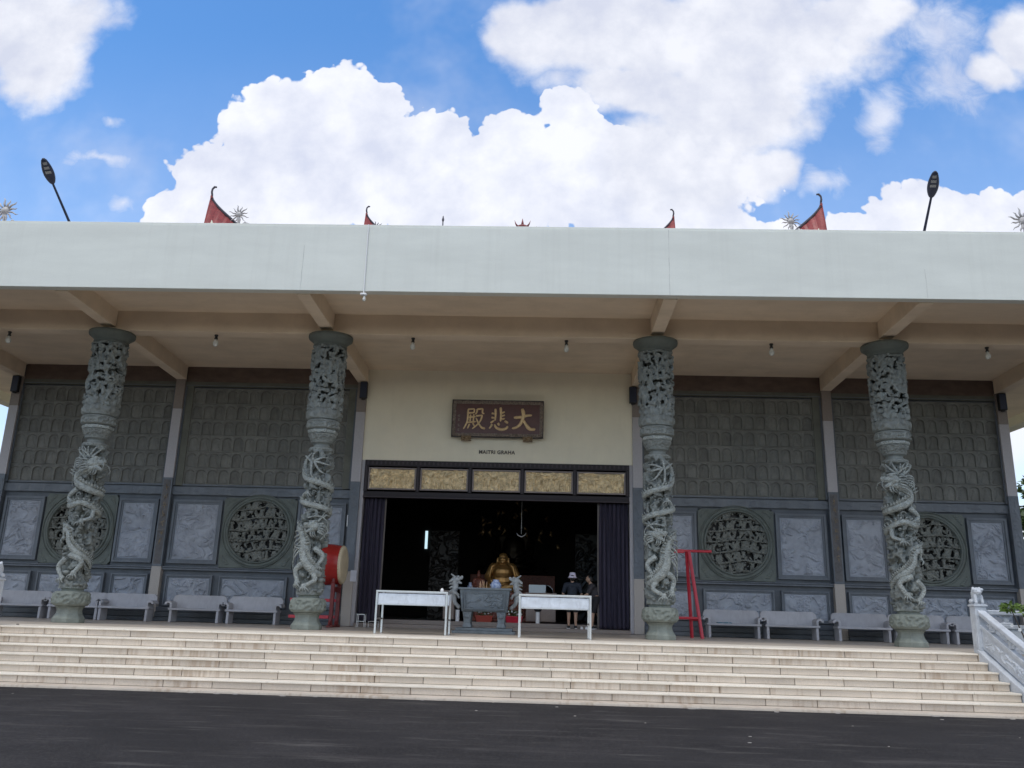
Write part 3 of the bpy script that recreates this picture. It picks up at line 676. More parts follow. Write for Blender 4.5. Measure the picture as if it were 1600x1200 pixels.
# a black disc behind each round window stands in for the dark hall
# pilasters in four stones
glyph_rnd = random.Random(21)
for px in (-CC, -CB, -CA, CA, CB, CC):
    xw = .145; segs = [(0, 1.55, 'granite'), (1.552, 4.20, 'slate'), (4.202, 6.36, 'granite_l'), (6.362, 7.33, 'granite_b')]
    pil = None
    for a, e, mm in segs:
        k = MB(); k.box(px - xw, px + xw, 4.335 if mm != 'slate' else 4.33, 4.53, a, e)
        o = k.build('pilaster' if pil is None else 'pilaster_stone', mm, HALL if pil is None else pil, bevel=.006)
        if pil is None: pil = o
    k = MB()
    k.grid(px - .11, px + .11, 1.62, 4.14, 14, 150, lambda x, z: .010 * sm(.0, .3, nz(x * 12, z * 9, px)) * sm(0, .03, min(x - px + .11, px + .11 - x)))
    k.build('pilaster_carving', mat('bronze toned slate', (.13, .125, .125), .6, var=.4, scale=6) if abs(px) == CB else 'slate', pil, smooth=True, loc=(0, 4.327, 0), nrm=False)
    if abs(px) == CB:
        # a vertical line of small gold characters, weathered
        k = MB()
        for q in range(7):
            zc0 = 3.9 - q * .27
            for s_ in range(5):
                x0 = px + glyph_rnd.uniform(-.055, .02); z0 = zc0 + glyph_rnd.uniform(-.07, .07)
                if s_ % 2: k.box(x0, x0 + .06, 4.312, 4.322, z0, z0 + .014)
                else: k.box(x0 + .02, x0 + .034, 4.312, 4.322, z0 - .04, z0 + .05)
        k.build('gold_character', mat('worn gold paint', (.30, .22, .13), .6, var=.6, scale=9), pil)
# door head: timber grid with five gilded panels
k = MB(); k.box(-4.0, 4.0, 4.36, 4.5, 4.70, 4.88); k.box(-4.0, 4.0, 4.36, 4.5, 3.74, 3.80); k.box(-4.0, 4.0, 4.40, 4.5, 3.802, 3.93)
for i in range(6):
    x = -4.0 + .055 + i * (8 - .11) / 5; k.box(x - .055, x + .055, 4.355, 4.5, 3.931, 4.699)
dh = k.build('door_head', 'frame', HALL, bevel=.006)
k = MB(); k.box(-3.99, 3.99, 4.345, 4.359, 3.745, 3.775)
for i in range(6):
    x = -4.0 + .055 + i * (8 - .11) / 5; k.box(x - .012, x + .012, 4.35, 4.3545, 3.94, 4.69)
k.build('rail_highlight', 'frame_l', dh, bevel=.003, seg=1)
k = MB()
for i in range(60):
    x = -3.93 + i * .1332; k.box(x, x + .05, 4.352, 4.3595, 4.75, 4.84)
k.build('dentil', 'frame_l', dh)
for i in range(5):
    x0 = -3.83 + i * 1.578; x1 = x0 + 1.36
    k = MB(); frame(k, x0 - .045, x1 + .045, 3.985, 4.655, .045, 4.37, 4.47); gp = k.build('gold_panel', mat('pale panel edge', (.25, .21, .20), .5, var=.2) if i == 0 else 'edgep', dh, bevel=.006)
    if i == 0: M['edgep'] = gp.data.materials[0]
    k = MB(); s_ = i * 13.7
    def gf(x, z, s_=s_):
        t = z / .2; fig = nz(x * 11, z * 4, s_); br = nz(x * 5, z * 10, s_ + 4)
        return .055 * (sm(-.1, .25, fig) if z < 4.38 else sm(-.05, .25, br)) + .03 * nz(x * 15, z * 15, s_) + .012 * (1 if nz(x * 5, z * 7, s_) > 0 else 0)
    k.grid(x0, x1, 4.03, 4.61, 110, 46, gf)
    k.build('gilded_relief', 'gold', gp, loc=(0, 4.44, 0), nrm=False)

# ------------------------------------------------------------------ dragon columns
def pc(a, r, z): return (r * math.sin(a), -r * math.cos(a), z)
def shell_upper(seed):
    mb = MB(); nu, nv = 168, 120; z0, z1 = 5.36, 7.04; vs = {}; out = []; fs = []
    def hole(a, z):
        p = Vector((math.sin(a) * 2.6, math.cos(a) * 2.6, z * 5.2 + seed))
        q = N.noise(p * 1.5) + .35 * N.noise(p * 2.9)
        q2 = N.noise(Vector((p.x * 1.1, p.y * 1.1, p.z * 2.4 + 50)))
        return (q > .27 or q2 > .36) and z0 + .14 < z < z1 - .06
    def vi(i, j):
        i %= nu
        if (i, j) not in vs:
            a = 2 * PI * i / nu; z = z0 + (z1 - z0) * j / nv
            p = Vector((math.sin(a) * 3, math.cos(a) * 3, z * 4.2 + seed))
            r = .395 + .06 * sm(-.2, .3, N.noise(p * 1.6 + Vector((9, 0, 0)))) + .022 * N.noise(p * 3.4)
            vs[(i, j)] = len(out); out.append(pc(a, r, z))
        return vs[(i, j)]
    for i in range(nu):
        for j in range(nv):
            if hole(2 * PI * (i + .5) / nu, z0 + (z1 - z0) * (j + .5) / nv): continue
            fs.append((vi(i, j), vi(i + 1, j), vi(i + 1, j + 1), vi(i, j + 1)))
    return mb.add(out, fs)
def carved_lathe(prof, seed, amp, seg=96, k=14, z0=None, z1=None):
    mb = MB(); P = []
    for (r0, a0), (r1, a1) in zip(prof, prof[1:]):
        n = max(1, int(math.hypot(r1 - r0, a1 - a0) / .018))
        for i in range(n): P.append((lerp(r0, r1, i / n), lerp(a0, a1, i / n)))
    P.append(prof[-1]); vs = []; n = len(P)
    for i in range(seg):
        a = 2 * PI * i / seg
        for r, z in P:
            d = amp * N.noise(Vector((math.sin(a) * r * k, math.cos(a) * r * k, z * k + seed))) * 1.6
            d = d if (z0 is None or z0 < z < z1) else 0
            d = (amp * .5 if d > 0 else -amp * .8) * sm(0, amp * .3, abs(d)) if d else 0
            vs.append(pc(a, r + d, z))
    fs = [(i * n + j, ((i + 1) % seg) * n + j, ((i + 1) % seg) * n + j + 1, i * n + j + 1) for i in range(seg) for j in range(n - 1)]
    fs += [tuple(i * n for i in range(seg)), tuple(i * n + n - 1 for i in range(seg))]
    return mb.add(vs, fs)
def spline(keys, n):
    """Catmull-Rom through rows of numbers"""
    K = [keys[0]] + list(keys) + [keys[-1]]; out = []
    for s in range(1, len(K) - 2):
        for q in range(n):
            t = q / n; row = []
            for a, b_, c_, d in zip(K[s - 1], K[s], K[s + 1], K[s + 2]):
                row.append(.5 * ((2 * b_) + (-a + c_) * t + (2 * a - 5 * b_ + 4 * c_ - d) * t * t + (-a + 3 * b_ - 3 * c_ + d) * t ** 3))
            out.append(row)
    out.append(list(keys[-1])); return out
def shaft_shell(seed):
    """pierced clouds, rocks and small riders between the coils"""
    mb = MB(); nu, nv = 110, 250; z0, z1 = .80, 4.36; vs = {}; out = []; fs = []
    def vi(i, j):
        i %= nu
        if (i, j) not in vs:
            a = 2 * PI * i / nu; z = z0 + (z1 - z0) * j / nv
            p = Vector((math.sin(a) * 2, math.cos(a) * 2, z * 4.2 + seed))
            q = N.noise(p * 1.25) + .4 * N.noise(p * 2.7)
            r = .205 + .145 * sm(-.12, .30, q) + .04 * N.noise(p * 4.2)
            r = lerp(r, .31 + .04 * N.noise(p * 3), max(sm(1.15, .85, z) * .7, sm(4.24, 4.32, z)))
            vs[(i, j)] = len(out); out.append(pc(a, r, z))
        return vs[(i, j)]
    for i in range(nu):
        for j in range(nv):
            z = z0 + (z1 - z0) * (j + .5) / nv; a = 2 * PI * (i + .5) / nu
            p = Vector((math.sin(a) * 2, math.cos(a) * 2, z * 4.2 + seed))
            if N.noise(p * 1.25) + .4 * N.noise(p * 2.7) < -.30 and 1.15 < z < 4.2: continue
            fs.append((vi(i, j), vi(i + 1, j), vi(i + 1, j + 1), vi(i, j + 1)))
    return mb.add(out, fs)
D = R(1)
def dragon(kind, mir):
    """coiled body, fins, mane, legs and head; angles from the front, mirrored by mir"""
    body = MB(); fin = MB(); seed = 3 if kind == 'a' else 40
    if kind == 'a':       # tail fan above, coils, head low at the front-left, crouching haunch below
        keys = [(-30, 4.24, .30, .02), (-62, 4.05, .34, .055), (-72, 3.82, .35, .075), (-45, 3.62, .35, .085), (10, 3.50, .34, .085), (75, 3.40, .33, .08), (150, 3.28, .31, .075), (225, 3.16, .31, .075),
                (285, 3.06, .35, .08), (350, 2.95, .35, .08), (430, 2.84, .33, .085), (500, 2.72, .31, .09), (575, 2.62, .32, .095), (630, 2.45, .34, .10), (680, 2.28, .33, .12),
                (700, 2.02, .33, .145), (702, 1.78, .33, .16), (716, 1.55, .33, .15), (745, 1.38, .33, .12), (775, 1.28, .31, .09)]
    else:                 # head high, jaws to the side, coils falling to a curled haunch
        keys = [(-40, 3.78, .37, .11), (-10, 3.70, .34, .13), (18, 3.58, .33, .15), (20, 3.38, .32, .15), (-20, 3.22, .33, .12), (-70, 3.14, .33, .10), (-130, 3.10, .31, .09), (-210, 3.02, .31, .09), (-262, 2.92, .34, .09),
                (-318, 2.78, .36, .095), (-372, 2.86, .36, .09), (-440, 2.70, .33, .09), (-520, 2.55, .31, .09), (-610, 2.42, .31, .09), (-655, 2.25, .35, .10), (-700, 2.14, .36, .11), (-712, 1.90, .36, .12), (-735, 1.70, .35, .12), (-765, 1.58, .34, .10), (-800, 1.45, .31, .08), (-830, 1.30, .3, .05)]
    P = spline(keys, 9); pts = [pc(a * D * mir, r, z) for a, z, r, t in P]; rad = [t for *_, t in P]
    # scaly skin: the radius pulses along the body and round it
    body.tube(pts, [r * (.86 if kind == 'a' else .74) * (1 + .05 * (i % 2)) for i, r in enumerate(rad)], 14)
    for i in range(3, len(P) - 3, 2):                                     # spines along the back
        a, z, r, t = P[i]; a2, z2, r2, _ = P[i + 1]
        p = Vector(pc(a * D * mir, r, z)); t_ = (Vector(pc(a2 * D * mir, r2, z2)) - p).normalized(); o_ = Vector((p.x, p.y, 0)).normalized()
        side = t_.cross(o_).normalized(); side = side if side.z > 0 else -side
        dirn = (side * .8 + o_ * .6).normalized(); h = t * 1.7
        q0, q1 = p + dirn * t * .6 - t_ * t * .45, p + dirn * t * .6 + t_ * t * .45; tip = p + dirn * h - t_ * t * .4
        fin.tube([(q0 + q1) / 2, (q0 + q1) / 2 * .4 + tip * .6, tip], [t * .42, t * .26, .003], 6, flat=.45)
    def strand(rows, r0, r1=.006):
        Q = spline(rows, 6); n = len(Q)
        fin.tube([pc(a * D * mir, r, z) for a, z, r in Q], [lerp(r0, r1, (i / (n - 1)) ** 1.2) for i in range(n)], 7)
    def leg(a, z, a2, z2, a3, z3, t=.075):
        Q = spline([(a, z, .33, t), (a2, z2, .40, t * .8), (a3, z3, .36, t * .62)], 5)
        body.tube([pc(q[0] * D * mir, q[2], q[1]) for q in Q], [q[3] for q in Q], 10)
        body.ball(pc(a3 * D * mir, .37, z3), t * .9)
        for c_ in range(-1, 3):
            strand([(a3, z3, .38), (a3 + c_ * 7, z3 - .06, .43), (a3 + c_ * 11, z3 - .13, .40)], .024, .005)
    hd = MB()
    def head(a, z, turn, s=1.0):
        """jaws, brow, nose, eyes, horns; built pointing +x then turned on the column"""
        A = a * D * mir; c = Vector(pc(A, .36, z)); o_ = Vector((math.sin(A), -math.cos(A), 0)); tng = Vector((math.cos(A), math.sin(A), 0)) * (turn * mir)
        up_ = Vector((0, 0, 1)); F_ = (tng * .86 + o_ * .5 + up_ * -.08).normalized()
        def q(f, sd_, u_): return c + (F_ * f + (F_.cross(up_)) * sd_ + up_ * u_) * s
        hd.ball(q(0, 0, 0), (.13 * s, .12 * s, .11 * s)); hd.cap(q(.04, 0, .03), .09 * s, q(.24, 0, .02), .05 * s); hd.ball(q(.27, 0, .05), .045 * s)
        hd.cap(q(.02, 0, -.05), .07 * s, q(.20, 0, -.12), .035 * s)
        for e in (-1, 1):
            hd.ball(q(.10, .06 * e, .09), .036 * s); hd.cap(q(.02, .07 * e, .12), .028 * s, q(.13, .06 * e, .13), .018 * s)
            hd.cap(q(.27, .035 * e, .065), .02 * s, q(.23, .05 * e, .08), .015 * s)
            Q = [q(-.03, .05 * e, .10), q(-.12, .09 * e, .20), q(-.24, .10 * e, .26), q(-.34, .08 * e, .24)]; fin.tube(Q, [.030 * s, .024 * s, .016 * s, .005], 7)
            Q = [q(-.12, .09 * e, .20), q(-.14, .12 * e, .28), q(-.19, .12 * e, .33)]; fin.tube(Q, [.018 * s, .012 * s, .004], 6)
            Q = [q(.24, .04 * e, .0), q(.32, .10 * e, -.04), q(.34, .16 * e, -.14), q(.28, .18 * e, -.22)]; fin.tube(Q, [.014 * s, .012 * s, .01 * s, .004], 6)
            for w_ in range(5):
                Q = [q(-.04, .08 * e, .05 - w_ * .045), q(-.14, (.12 + .02 * w_) * e, .06 - w_ * .07), q(-.26, .13 * e, .0 - w_ * .08)]; fin.tube(Q, [.028 * s, .020 * s, .004], 6)
            for w_ in range(3): hd.cap(q(.10 + .05 * w_, .035 * e, -.02), .011 * s, q(.11 + .05 * w_, .035 * e, -.055), .004)
        for w_ in range(3): Q = [q(.12 - .05 * w_, 0, -.12), q(.10 - .06 * w_, 0, -.22), q(.02 - .06 * w_, 0, -.28)]; fin.tube(Q, [.025 * s, .018 * s, .004], 6)
    if kind == 'a':
        for a0, da, dz in ((-35, -38, .16), (-20, 12, .20), (-5, 50, .10), (5, 52, -.08), (-5, 40, -.30), (-28, 22, -.42)):
            strand([(a0 * .5 - 10, 4.02, .33), (a0 + da * .5, 4.02 + dz * .8, .38), (a0 + da, 4.02 + dz, .36)], .034, .008)
        head(15, 2.42, -1, 1.0)
        for w_ in range(6): strand([(-20 + w_ * 4, 2.34 - w_ * .05, .38), (-52, 2.30 - w_ * .13, .46), (-72 + w_ * 2, 2.28 - w_ * .17, .44), (-84 + 3 * w_, 2.18 - w_ * .17, .42)], .026, .006)
        strand([(40, 2.1, .36), (62, 2.32, .42), (40, 2.46, .42), (8, 2.36, .42)], .028, .012); strand([(-15, 2.62, .36), (30, 2.66, .42), (60, 2.5, .42), (52, 2.3, .4)], .024, .01)
        leg(20, 1.9, 52, 1.72, 34, 1.48); leg(-15, 1.55, -48, 1.38, -40, 1.08, .08); leg(20, 1.35, 30, 1.15, -8, 1.0, .07)
        leg(-62, 3.02, -40, 3.18, -28, 3.26, .05)
    else:
        head(-28, 3.86, -1, 1.15)
        for a0, a1 in ((-55, -62), (-30, -34), (-8, -2), (18, 30), (42, 58)):
            strand([(-5 + a0 * .2, 3.98, .35), (a0 * .7, 4.12, .37), (a1, 4.27, .34)], .032, .014)
        for w_ in range(5): strand([(0, 3.92 - .05 * w_, .37), (28, 3.96 - .06 * w_, .42), (52, 3.86 - .08 * w_, .40), (66, 3.70 - .1 * w_, .38)], .028, .006)
        leg(20, 3.2, 55, 3.0, 30, 2.86, .065); leg(-60, 2.7, -50, 2.5, -20, 2.42, .06); leg(10, 2.16, 45, 2.3, 62, 2.0, .06); leg(0, 1.6, -42, 1.44, -22, 1.16, .08); leg(20, 1.5, 45, 1.3, 20, 1.05, .07)
    # rocks, waves and little attendants round the foot and between the coils
    rk = random.Random(seed)
    extra = MB()
    for q in range(20):
        a = rk.uniform(-180, 180); z = rk.uniform(.86, 1.18); r = rk.uniform(.05, .10); extra.ball(pc(a * D, .27 + rk.uniform(0, .05), z), (r, r, r * rk.uniform(.5, .8)), 9)
    for (a, z) in ((-28, 3.20), (20, 3.14), (60, 3.06), (100, 3.2), (170, 3.0), (-20, 2.72), (15, 2.70), (140, 2.7), (200, 2.2), (120, 2.1), (160, 1.6), (220, 3.6)):
        if kind == 'b': z -= .3
        p = Vector(pc(a * D * mir, .31, z)); extra.cap(p + Vector((0, 0, -.07)), .05, p + Vector((0, 0, .05)), .035, 8); extra.ball(p + Vector((0, 0, .11)), .035, 8)
        o_ = Vector((p.x, p.y, 0)).normalized(); t_ = o_.cross(Vector((0, 0, 1)))
        extra.cap(p + Vector((0, 0, .04)), .022, p + t_ * .08 + o_ * .05, .015, 6); extra.cap(p + Vector((0, 0, .04)), .022, p - t_ * .08 + o_ * .03 + Vector((0, 0, .05)), .015, 6)
    for q in range(60):                                                    # cloud scrolls
        a = rk.uniform(-180, 180); z = rk.uniform(1.0, 4.2); s_ = rk.uniform(.035, .075); Q = []
        for i in range(12):
            th = i * .62; rr = s_ * (1 - i / 14); Q.append(pc(a * D + math.cos(th) * rr / .33, .345, z + math.sin(th) * rr))
        extra.tube(Q, [.02 * (1 - i / 16) for i in range(12)], 5)
    return body, fin, hd, extra
UP = {0: shell_upper(0), 1: shell_upper(17)}
SH = {'a': shaft_shell(2), 'b': shaft_shell(77)}
meshcache = {}
def part(key, mb, name, m, parent, loc=None, **k):
    """first use builds the mesh, later uses share it"""
    if key in meshcache:
        o = meshcache[key].copy(); COL.objects.link(o); o.parent = parent; o.location = loc or (0, 0, 0); return o
    o = mb().build(name, m, parent, loc=loc, **k); meshcache[key] = o; return o
def octo(prof): return lambda: MB().lathe(prof, 8, rot=PI / 8)
def column(x, kind, mir, up_i, lab):
    root = part('shaft' + kind, lambda: SH[kind], 'dragon_column', 'drag', HALL, (x, 0, 0), smooth=True, nrm=False)
    root['label'] = lab
    part('core', lambda: MB().lathe([(.17, .75), (.17, 4.4)], 20), 'core', 'green_d', root, smooth=True)  # darker stone inside the pierced shaft, deepens its holes by colour
    part('base', octo([(.37, 0), (.37, .10), (.345, .13), (.30, .20), (.285, .26), (.285, .30), (.30, .34), (.34, .37), (.34, .385)]), 'base', 'base', root, bevel=.012)
    part('basedrum', lambda: carved_lathe([(.30, .386), (.38, .40), (.425, .46), (.43, .56), (.41, .68), (.37, .73), (.26, .74), (.24, .78), (.30, .81), (.30, .83), (.2, .83)], 3, .028, 110, 15, .45, .69), 'base_drum', 'base', root, smooth=True)
    b, f_, h, e = None, None, None, None
    key = kind + str(mir)
    if ('drg' + key) not in meshcache: b, f_, h, e = dragon(kind, mir)
    part('drg' + key, lambda: b, 'dragon', 'drag_l', root, smooth=True)
    part('fin' + key, lambda: f_, 'dragon_mane', 'drag_l', root, smooth=True)
    part('hd' + key, lambda: h, 'dragon_head', 'drag_l', root, voxel=.012)
    part('ex' + key, lambda: e, 'rock_carving', 'drag', root, smooth=True)
    part('neck', lambda: MB().lathe([(.31, 4.33), (.32, 4.37), (.28, 4.40), (.22, 4.41), (.205, 4.45), (.205, 4.49), (.25, 4.51), (.28, 4.53), (.28, 4.545)], 40), 'neck', 'drag', root, smooth=True)
    part('petal', lambda: carved_lathe([(.27, 4.546), (.30, 4.60), (.345, 4.70), (.36, 4.735), (.30, 4.74)], 8, .018, 96, 17, 4.57, 4.71), 'petal_band', 'drag', root, smooth=False)
    part('coll1', octo([(.33, 4.741), (.375, 4.77), (.385, 4.80), (.385, 4.83), (.35, 4.86)]), 'octagonal_band', 'drag_l', root, bevel=.01)
    part('coll2', lambda: carved_lathe([(.36, 4.861), (.415, 4.885), (.42, 5.05), (.395, 5.09), (.36, 5.10)], 31, .022, 110, 16, 4.89, 5.05), 'carved_collar', 'drag', root)
    part('flange', lambda: carved_lathe([(.37, 5.101), (.40, 5.115), (.435, 5.16), (.448, 5.22), (.445, 5.30), (.43, 5.355), (.40, 5.39), (.2, 5.39)], 11, .03, 110, 9, 5.14, 5.37), 'flange', 'drag', root, smooth=True)
    part('updrum%d' % up_i, lambda: UP[up_i], 'pierced_drum', 'drag', root, solid=.07, nrm=False, smooth=True)
    part('updcore', lambda: MB().lathe([(.25, 5.3), (.25, 7.1)], 24), 'drum_core', 'green_d', root, smooth=True)  # darker colour here makes the drum's holes look deep
    part('cap', lambda: MB().lathe([(.25, 7.035), (.425, 7.04), (.435, 7.09), (.42, 7.11), (.43, 7.15), (.47, 7.20), (.53, 7.245), (.562, 7.27), (.572, 7.31), (.568, 7.36), (.2, 7.362)], 56), 'capital', 'green', root, smooth=True)
    return root
column(-10.04, 'b', -1, 0, 'outer dragon column on the left, coils crossing a round window')
column(-4.21, 'a', 1, 1, 'dragon column beside the red drum, tail fan curling left')
column(4.24, 'a', -1, 0, 'dragon column beside the red bell stand, tail fan curling right')
column(10.07, 'b', 1, 1, 'outer dragon column on the right with its jaws turned left')
for cx_, mi_ in ((-15.3, -1), (15.3, 1)): column(cx_, 'a', mi_, 0, 'corner dragon column beyond the edge of the picture, %s side' % ('left' if cx_ < 0 else 'right'))

# ------------------------------------------------------------------ stone benches
def make_bench():
    root = empty('stone_bench')
    L_ = .80
    bk = MB(); pts = []
    for cx, s_ in ((-L_ + .02, 1), (L_ - .02, -1)):
        pass
    r = .12; x0, x1, z0, z1 = -L_ + .03, L_ - .03, .40, .745; poly = []
    for cx, cz, a0 in ((x1 - r, z1 - r, 0), (x0 + r, z1 - r, 90)):
        for q in range(7): a = R(a0 + q * 15); poly.append((cx + r * math.cos(a), cz + r * math.sin(a)))
    poly += [(x0, .56), (x0 + .03, .53), (x0 + .10, .52), (x0 + .10, .36), (x1 - .10, .36), (x1 - .10, .52), (x1 - .03, .53), (x1, .56)]
    bk.prism(poly, .34, .41); bk.v = [(x, y + (z - .4) * .12, z) for x, y, z in bk.v]
    bk.build('backrest', 'granst', root, bevel=.012)
    se = MB(); se.box(-L_ + .06, L_ - .06, -.03, .36, .325, .385); se.build('seat', 'granst', root, bevel=.014)
    for sx in (-1, 1):
        lg = MB(); lg.box(*sorted((sx * (L_ - .10), sx * (L_ - .17))), 0, .40, 0, .324); lg.build('leg', 'granst', root, bevel=.01)
        # arm: a slab curling outwards in a scroll
        Q = []
        for q in range(15):
            t = q / 14
            if t < .35: Q.append((L_ - .13 + .0 * t, .386 + .10 * t / .35))
            else:
                a = (t - .35) / .65 * 3.4; Q.append((L_ - .055 - .075 * math.cos(a), .486 + .055 * math.sin(a)))
        outl = []; inn = []
        for i, (x, z) in enumerate(Q):
            p, n_ = Q[max(0, i - 1)], Q[min(len(Q) - 1, i + 1)]; tx, tz = n_[0] - p[0], n_[1] - p[1]; l = math.hypot(tx, tz) or 1
            w_ = .030; outl.append((x - tz / l * w_, z + tx / l * w_)); inn.append((x + tz / l * w_, z - tx / l * w_))
        am = MB(); n = len(Q)
        vs = [(sx * x, y, z) for y in (-.02, .36) for x, z in outl + inn]; m2 = 2 * n; fs = []
        for i in range(n - 1): fs += [(i, i + 1, m2 + i + 1, m2 + i), (n + i, m2 + n + i, m2 + n + i + 1, n + i + 1), (i, n + i, n + i + 1, i + 1), (m2 + i, m2 + i + 1, m2 + n + i + 1, m2 + n + i)]
        fs += [(0, m2, m2 + n, n), (n - 1, 2 * n - 1, m2 + 2 * n - 1, m2 + n - 1)]
        am.add(vs, fs); am.build('armrest', 'granst', root, bevel=.006)
        sp = MB(); sp.box(*sorted((sx * (L_ - .10), sx * (L_ - .16))), .362, .42, .0, .40); sp.build('rear_leg', 'granst', root, bevel=.01)
    return root
bench = make_bench()
BX = [(-13.35, 'grey stone bench farthest left, cut by the edge of the picture'),
      (-11.74, 'grey stone bench behind the left outer dragon column'),
      (-10.18 - .12, 'grey stone bench standing right of the left outer dragon column, before the pale pilaster foot'),
      (-8.28, 'grey stone bench under the left round window, first right of the pale pilaster foot'),
      (-6.66, 'grey stone bench next to the column by the red drum'),
      (6.70, 'grey stone bench beside the red bell stand with a teal cloth on its seat'),
      (8.28, 'bare grey stone bench between the cloth bench and the right pale pilaster foot'),
      (10.22, 'grey stone bench just left of the right outer dragon column, before the pale pilaster foot'),
      (11.76, 'grey stone bench behind the right outer dragon column'),
      (13.36, 'grey stone bench farthest right, behind the white newel post with a lion')]
for i, (x, lab) in enumerate(BX):
    o = bench if i == 0 else copy_tree(bench)
    o.location = (x, 3.25, 0); tag(o, lab, 'bench', 'stone benches along the front wall')
for x_ in (6.45,):
    k = MB(); rndc = random.Random(4)
    k.grid(-.18, .2, 0, .26, 24, 18, lambda x, z: 0)
    k.v = [(x, z, .03 + .02 * nz(x * 14, z * 14, 3) + .012 * nz(x * 30, z * 26, 3)) for x, y, z in k.v]
    o = k.build('folded_cloth', 'bluecl', smooth=True, loc=(x_, 3.24, .37), solid=.02); tag(o, 'crumpled teal cloth lying on the bench by the red bell stand', 'cloth')

# ------------------------------------------------------------------ bulbs, speakers
def make_bulb():
    root = empty('hanging_bulb')
    k = MB(); k.lathe([(.0, 0), (.045, 0), (.05, -.03), (.035, -.04), (.035, -.09), (.045, -.10), (.045, -.12), (0, -.12)], 20); k.build('lamp_socket', 'black', root, smooth=False)
    k = MB(); k.lathe([(.025, -.121), (.035, -.15), (.055, -.18), (.066, -.22), (.066, -.26), (.05, -.30), (.025, -.32), (0.001, -.325)], 20); k.build('glass_bulb', 'bulb', root, smooth=True)
    return root
bb = make_bulb()
BL = [(-12.83, 'unlit bulb hanging from the beam at the far left edge'), (-7.26, 'unlit bulb hanging between the two left dragon columns'), (-2.05, 'unlit bulb hanging from the beam, up and left of the name board'),
      (1.95, 'unlit bulb hanging from the beam, up and right of the name board'), (7.21, 'unlit bulb hanging between the two right dragon columns'), (12.65, 'unlit bulb hanging from the beam right of the right outer column')]
for i, (x, lab) in enumerate(BL):
    o = bb if i == 0 else copy_tree(bb); o.location = (x, .0, 7.376); tag(o, lab, 'light bulb', 'bulbs hanging under the porch beam')
r_ = empty('conduit_lamp', (-2.785, -2.86, 7.5), label='small white spot bulb on a thin white conduit running down the fascia', cat='lamp')
k = MB(); k.tube([(-.005, -.004, 1.72), (-.004, -.004, .9), (0, -.004, .0)], .013, 8); k.build('conduit', 'white', r_)
k = MB(); k.box(-.07, .07, -.05, .05, -.045, -.002); k.build('mounting_box', 'white', r_, bevel=.008)
k = MB(); k.lathe([(.018, -.046), (.022, -.09), (.035, -.12), (.04, -.16), (.02, -.19), (0.001, -.195)], 16, (.02, 0, 0)); k.build('glass_bulb', 'bulb', r_, smooth=True)
def make_speaker():
    root = empty('wall_speaker')
    k = MB(); k.box(-.115, .115, -.15, -.02, -.26, .26); k.build('cabinet', 'black', root, bevel=.02)
    k = MB(); k.box(-.10, .10, -.158, -.151, -.24, .24); k.build('grille', 'lamp', root, bevel=.004)
    k = MB(); k.lathe([(0, -.30), (.05, -.30), (.07, -.265), (0, -.26)], 16, (0, -.08, 0)); k.build('swivel', 'black', root)
    k = MB(); k.box(-.04, .04, -.02, .0, -.1, .1); k.build('bracket', 'black', root)
    return root
sp = make_speaker()
for i, (x, lab) in enumerate(((-15.21, 'black wall speaker at the top of the far left corner pilaster'), (-4.18, 'black wall speaker above the left side of the entrance'), (4.12, 'black wall speaker above the right side of the entrance'), (15.20, 'black wall speaker at the top of the far right corner pilaster'))):
    o = sp if i == 0 else copy_tree(sp); o.location = (x, 4.33, 7.03); tag(o, lab, 'speaker', 'black speakers high on the pilasters')

# ------------------------------------------------------------------ name board and lettering
BD = empty('name_board', (0, 4.20, 6.19), label='red brown wooden name board with gold Chinese characters above the entrance', cat='sign')
k = MB(); k.box(-1.34, 1.34, 0, .06, -.53, .53); k.build('board', 'plaque', BD)
k = MB(); frame(k, -1.40, 1.40, -.58, .58, .022, -.05, .05); k.build('outer_edge', 'frame', BD, bevel=.004)
k = MB(); fn = lambda x, z: .028 * sm(-.1, .25, nz(x * 9, z * 9, 5)) + .02 * nz(x * 26, z * 26, 2)
for a in ((-1.378, 1.378, .455, .558), (-1.378, 1.378, -.558, -.455), (-1.378, -1.28, -.454, .454), (1.28, 1.378, -.454, .454)):
    k.grid(*a, max(4, int((a[1] - a[0]) / .014)), max(4, int((a[3] - a[2]) / .014)), fn)
k.build('carved_border', 'plaque_f', BD, loc=(0, -.012, 0), nrm=False)
def bp(x, y): return ((x - 155 - (738 - y) * -.028 * 0) / 1262 * 2.80 - 1.40, .58 - (y - 215 - .0195 * (x - 155)) / 522 * 1.16)
def stroke(mb, pts, w0, w1=None, wm=None):
    w1 = w1 or w0; rows = [(*bp(*p),) for p in pts]
    Q = spline([(a, b_) for a, b_ in rows], 6); n = len(Q); k_ = 2.8 / 1262 / 2 * 1.12
    rr = []
    for i in range(n):
        t = i / (n - 1); w = lerp(w0, w1, t) if wm is None else (lerp(w0, wm, t * 2) if t < .5 else lerp(wm, w1, t * 2 - 1))
        e = min(1, .55 + 4 * t, .5 + 5 * (1 - t)); rr.append(w * k_ * e)
    mb.tube([(a, -.012, b_) for a, b_ in Q], rr, 10, flat=.55, up=(0, 1, 0))
k = MB()
stroke(k, [(1008, 472), (1120, 462), (1190, 442), (1258, 438)], 40, 26, 34); stroke(k, [(1120, 345), (1140, 440), (1105, 550), (1050, 605), (985, 622)], 52, 26, 40)
stroke(k, [(1125, 480), (1180, 575), (1235, 632), (1308, 632)], 26, 34, 48)
k.build('gold_character', 'goldp', BD, smooth=True)
k = MB()
stroke(k, [(752, 345), (756, 430), (752, 512)], 34, 20); stroke(k, [(822, 325), (830, 430), (826, 525)], 36, 22)
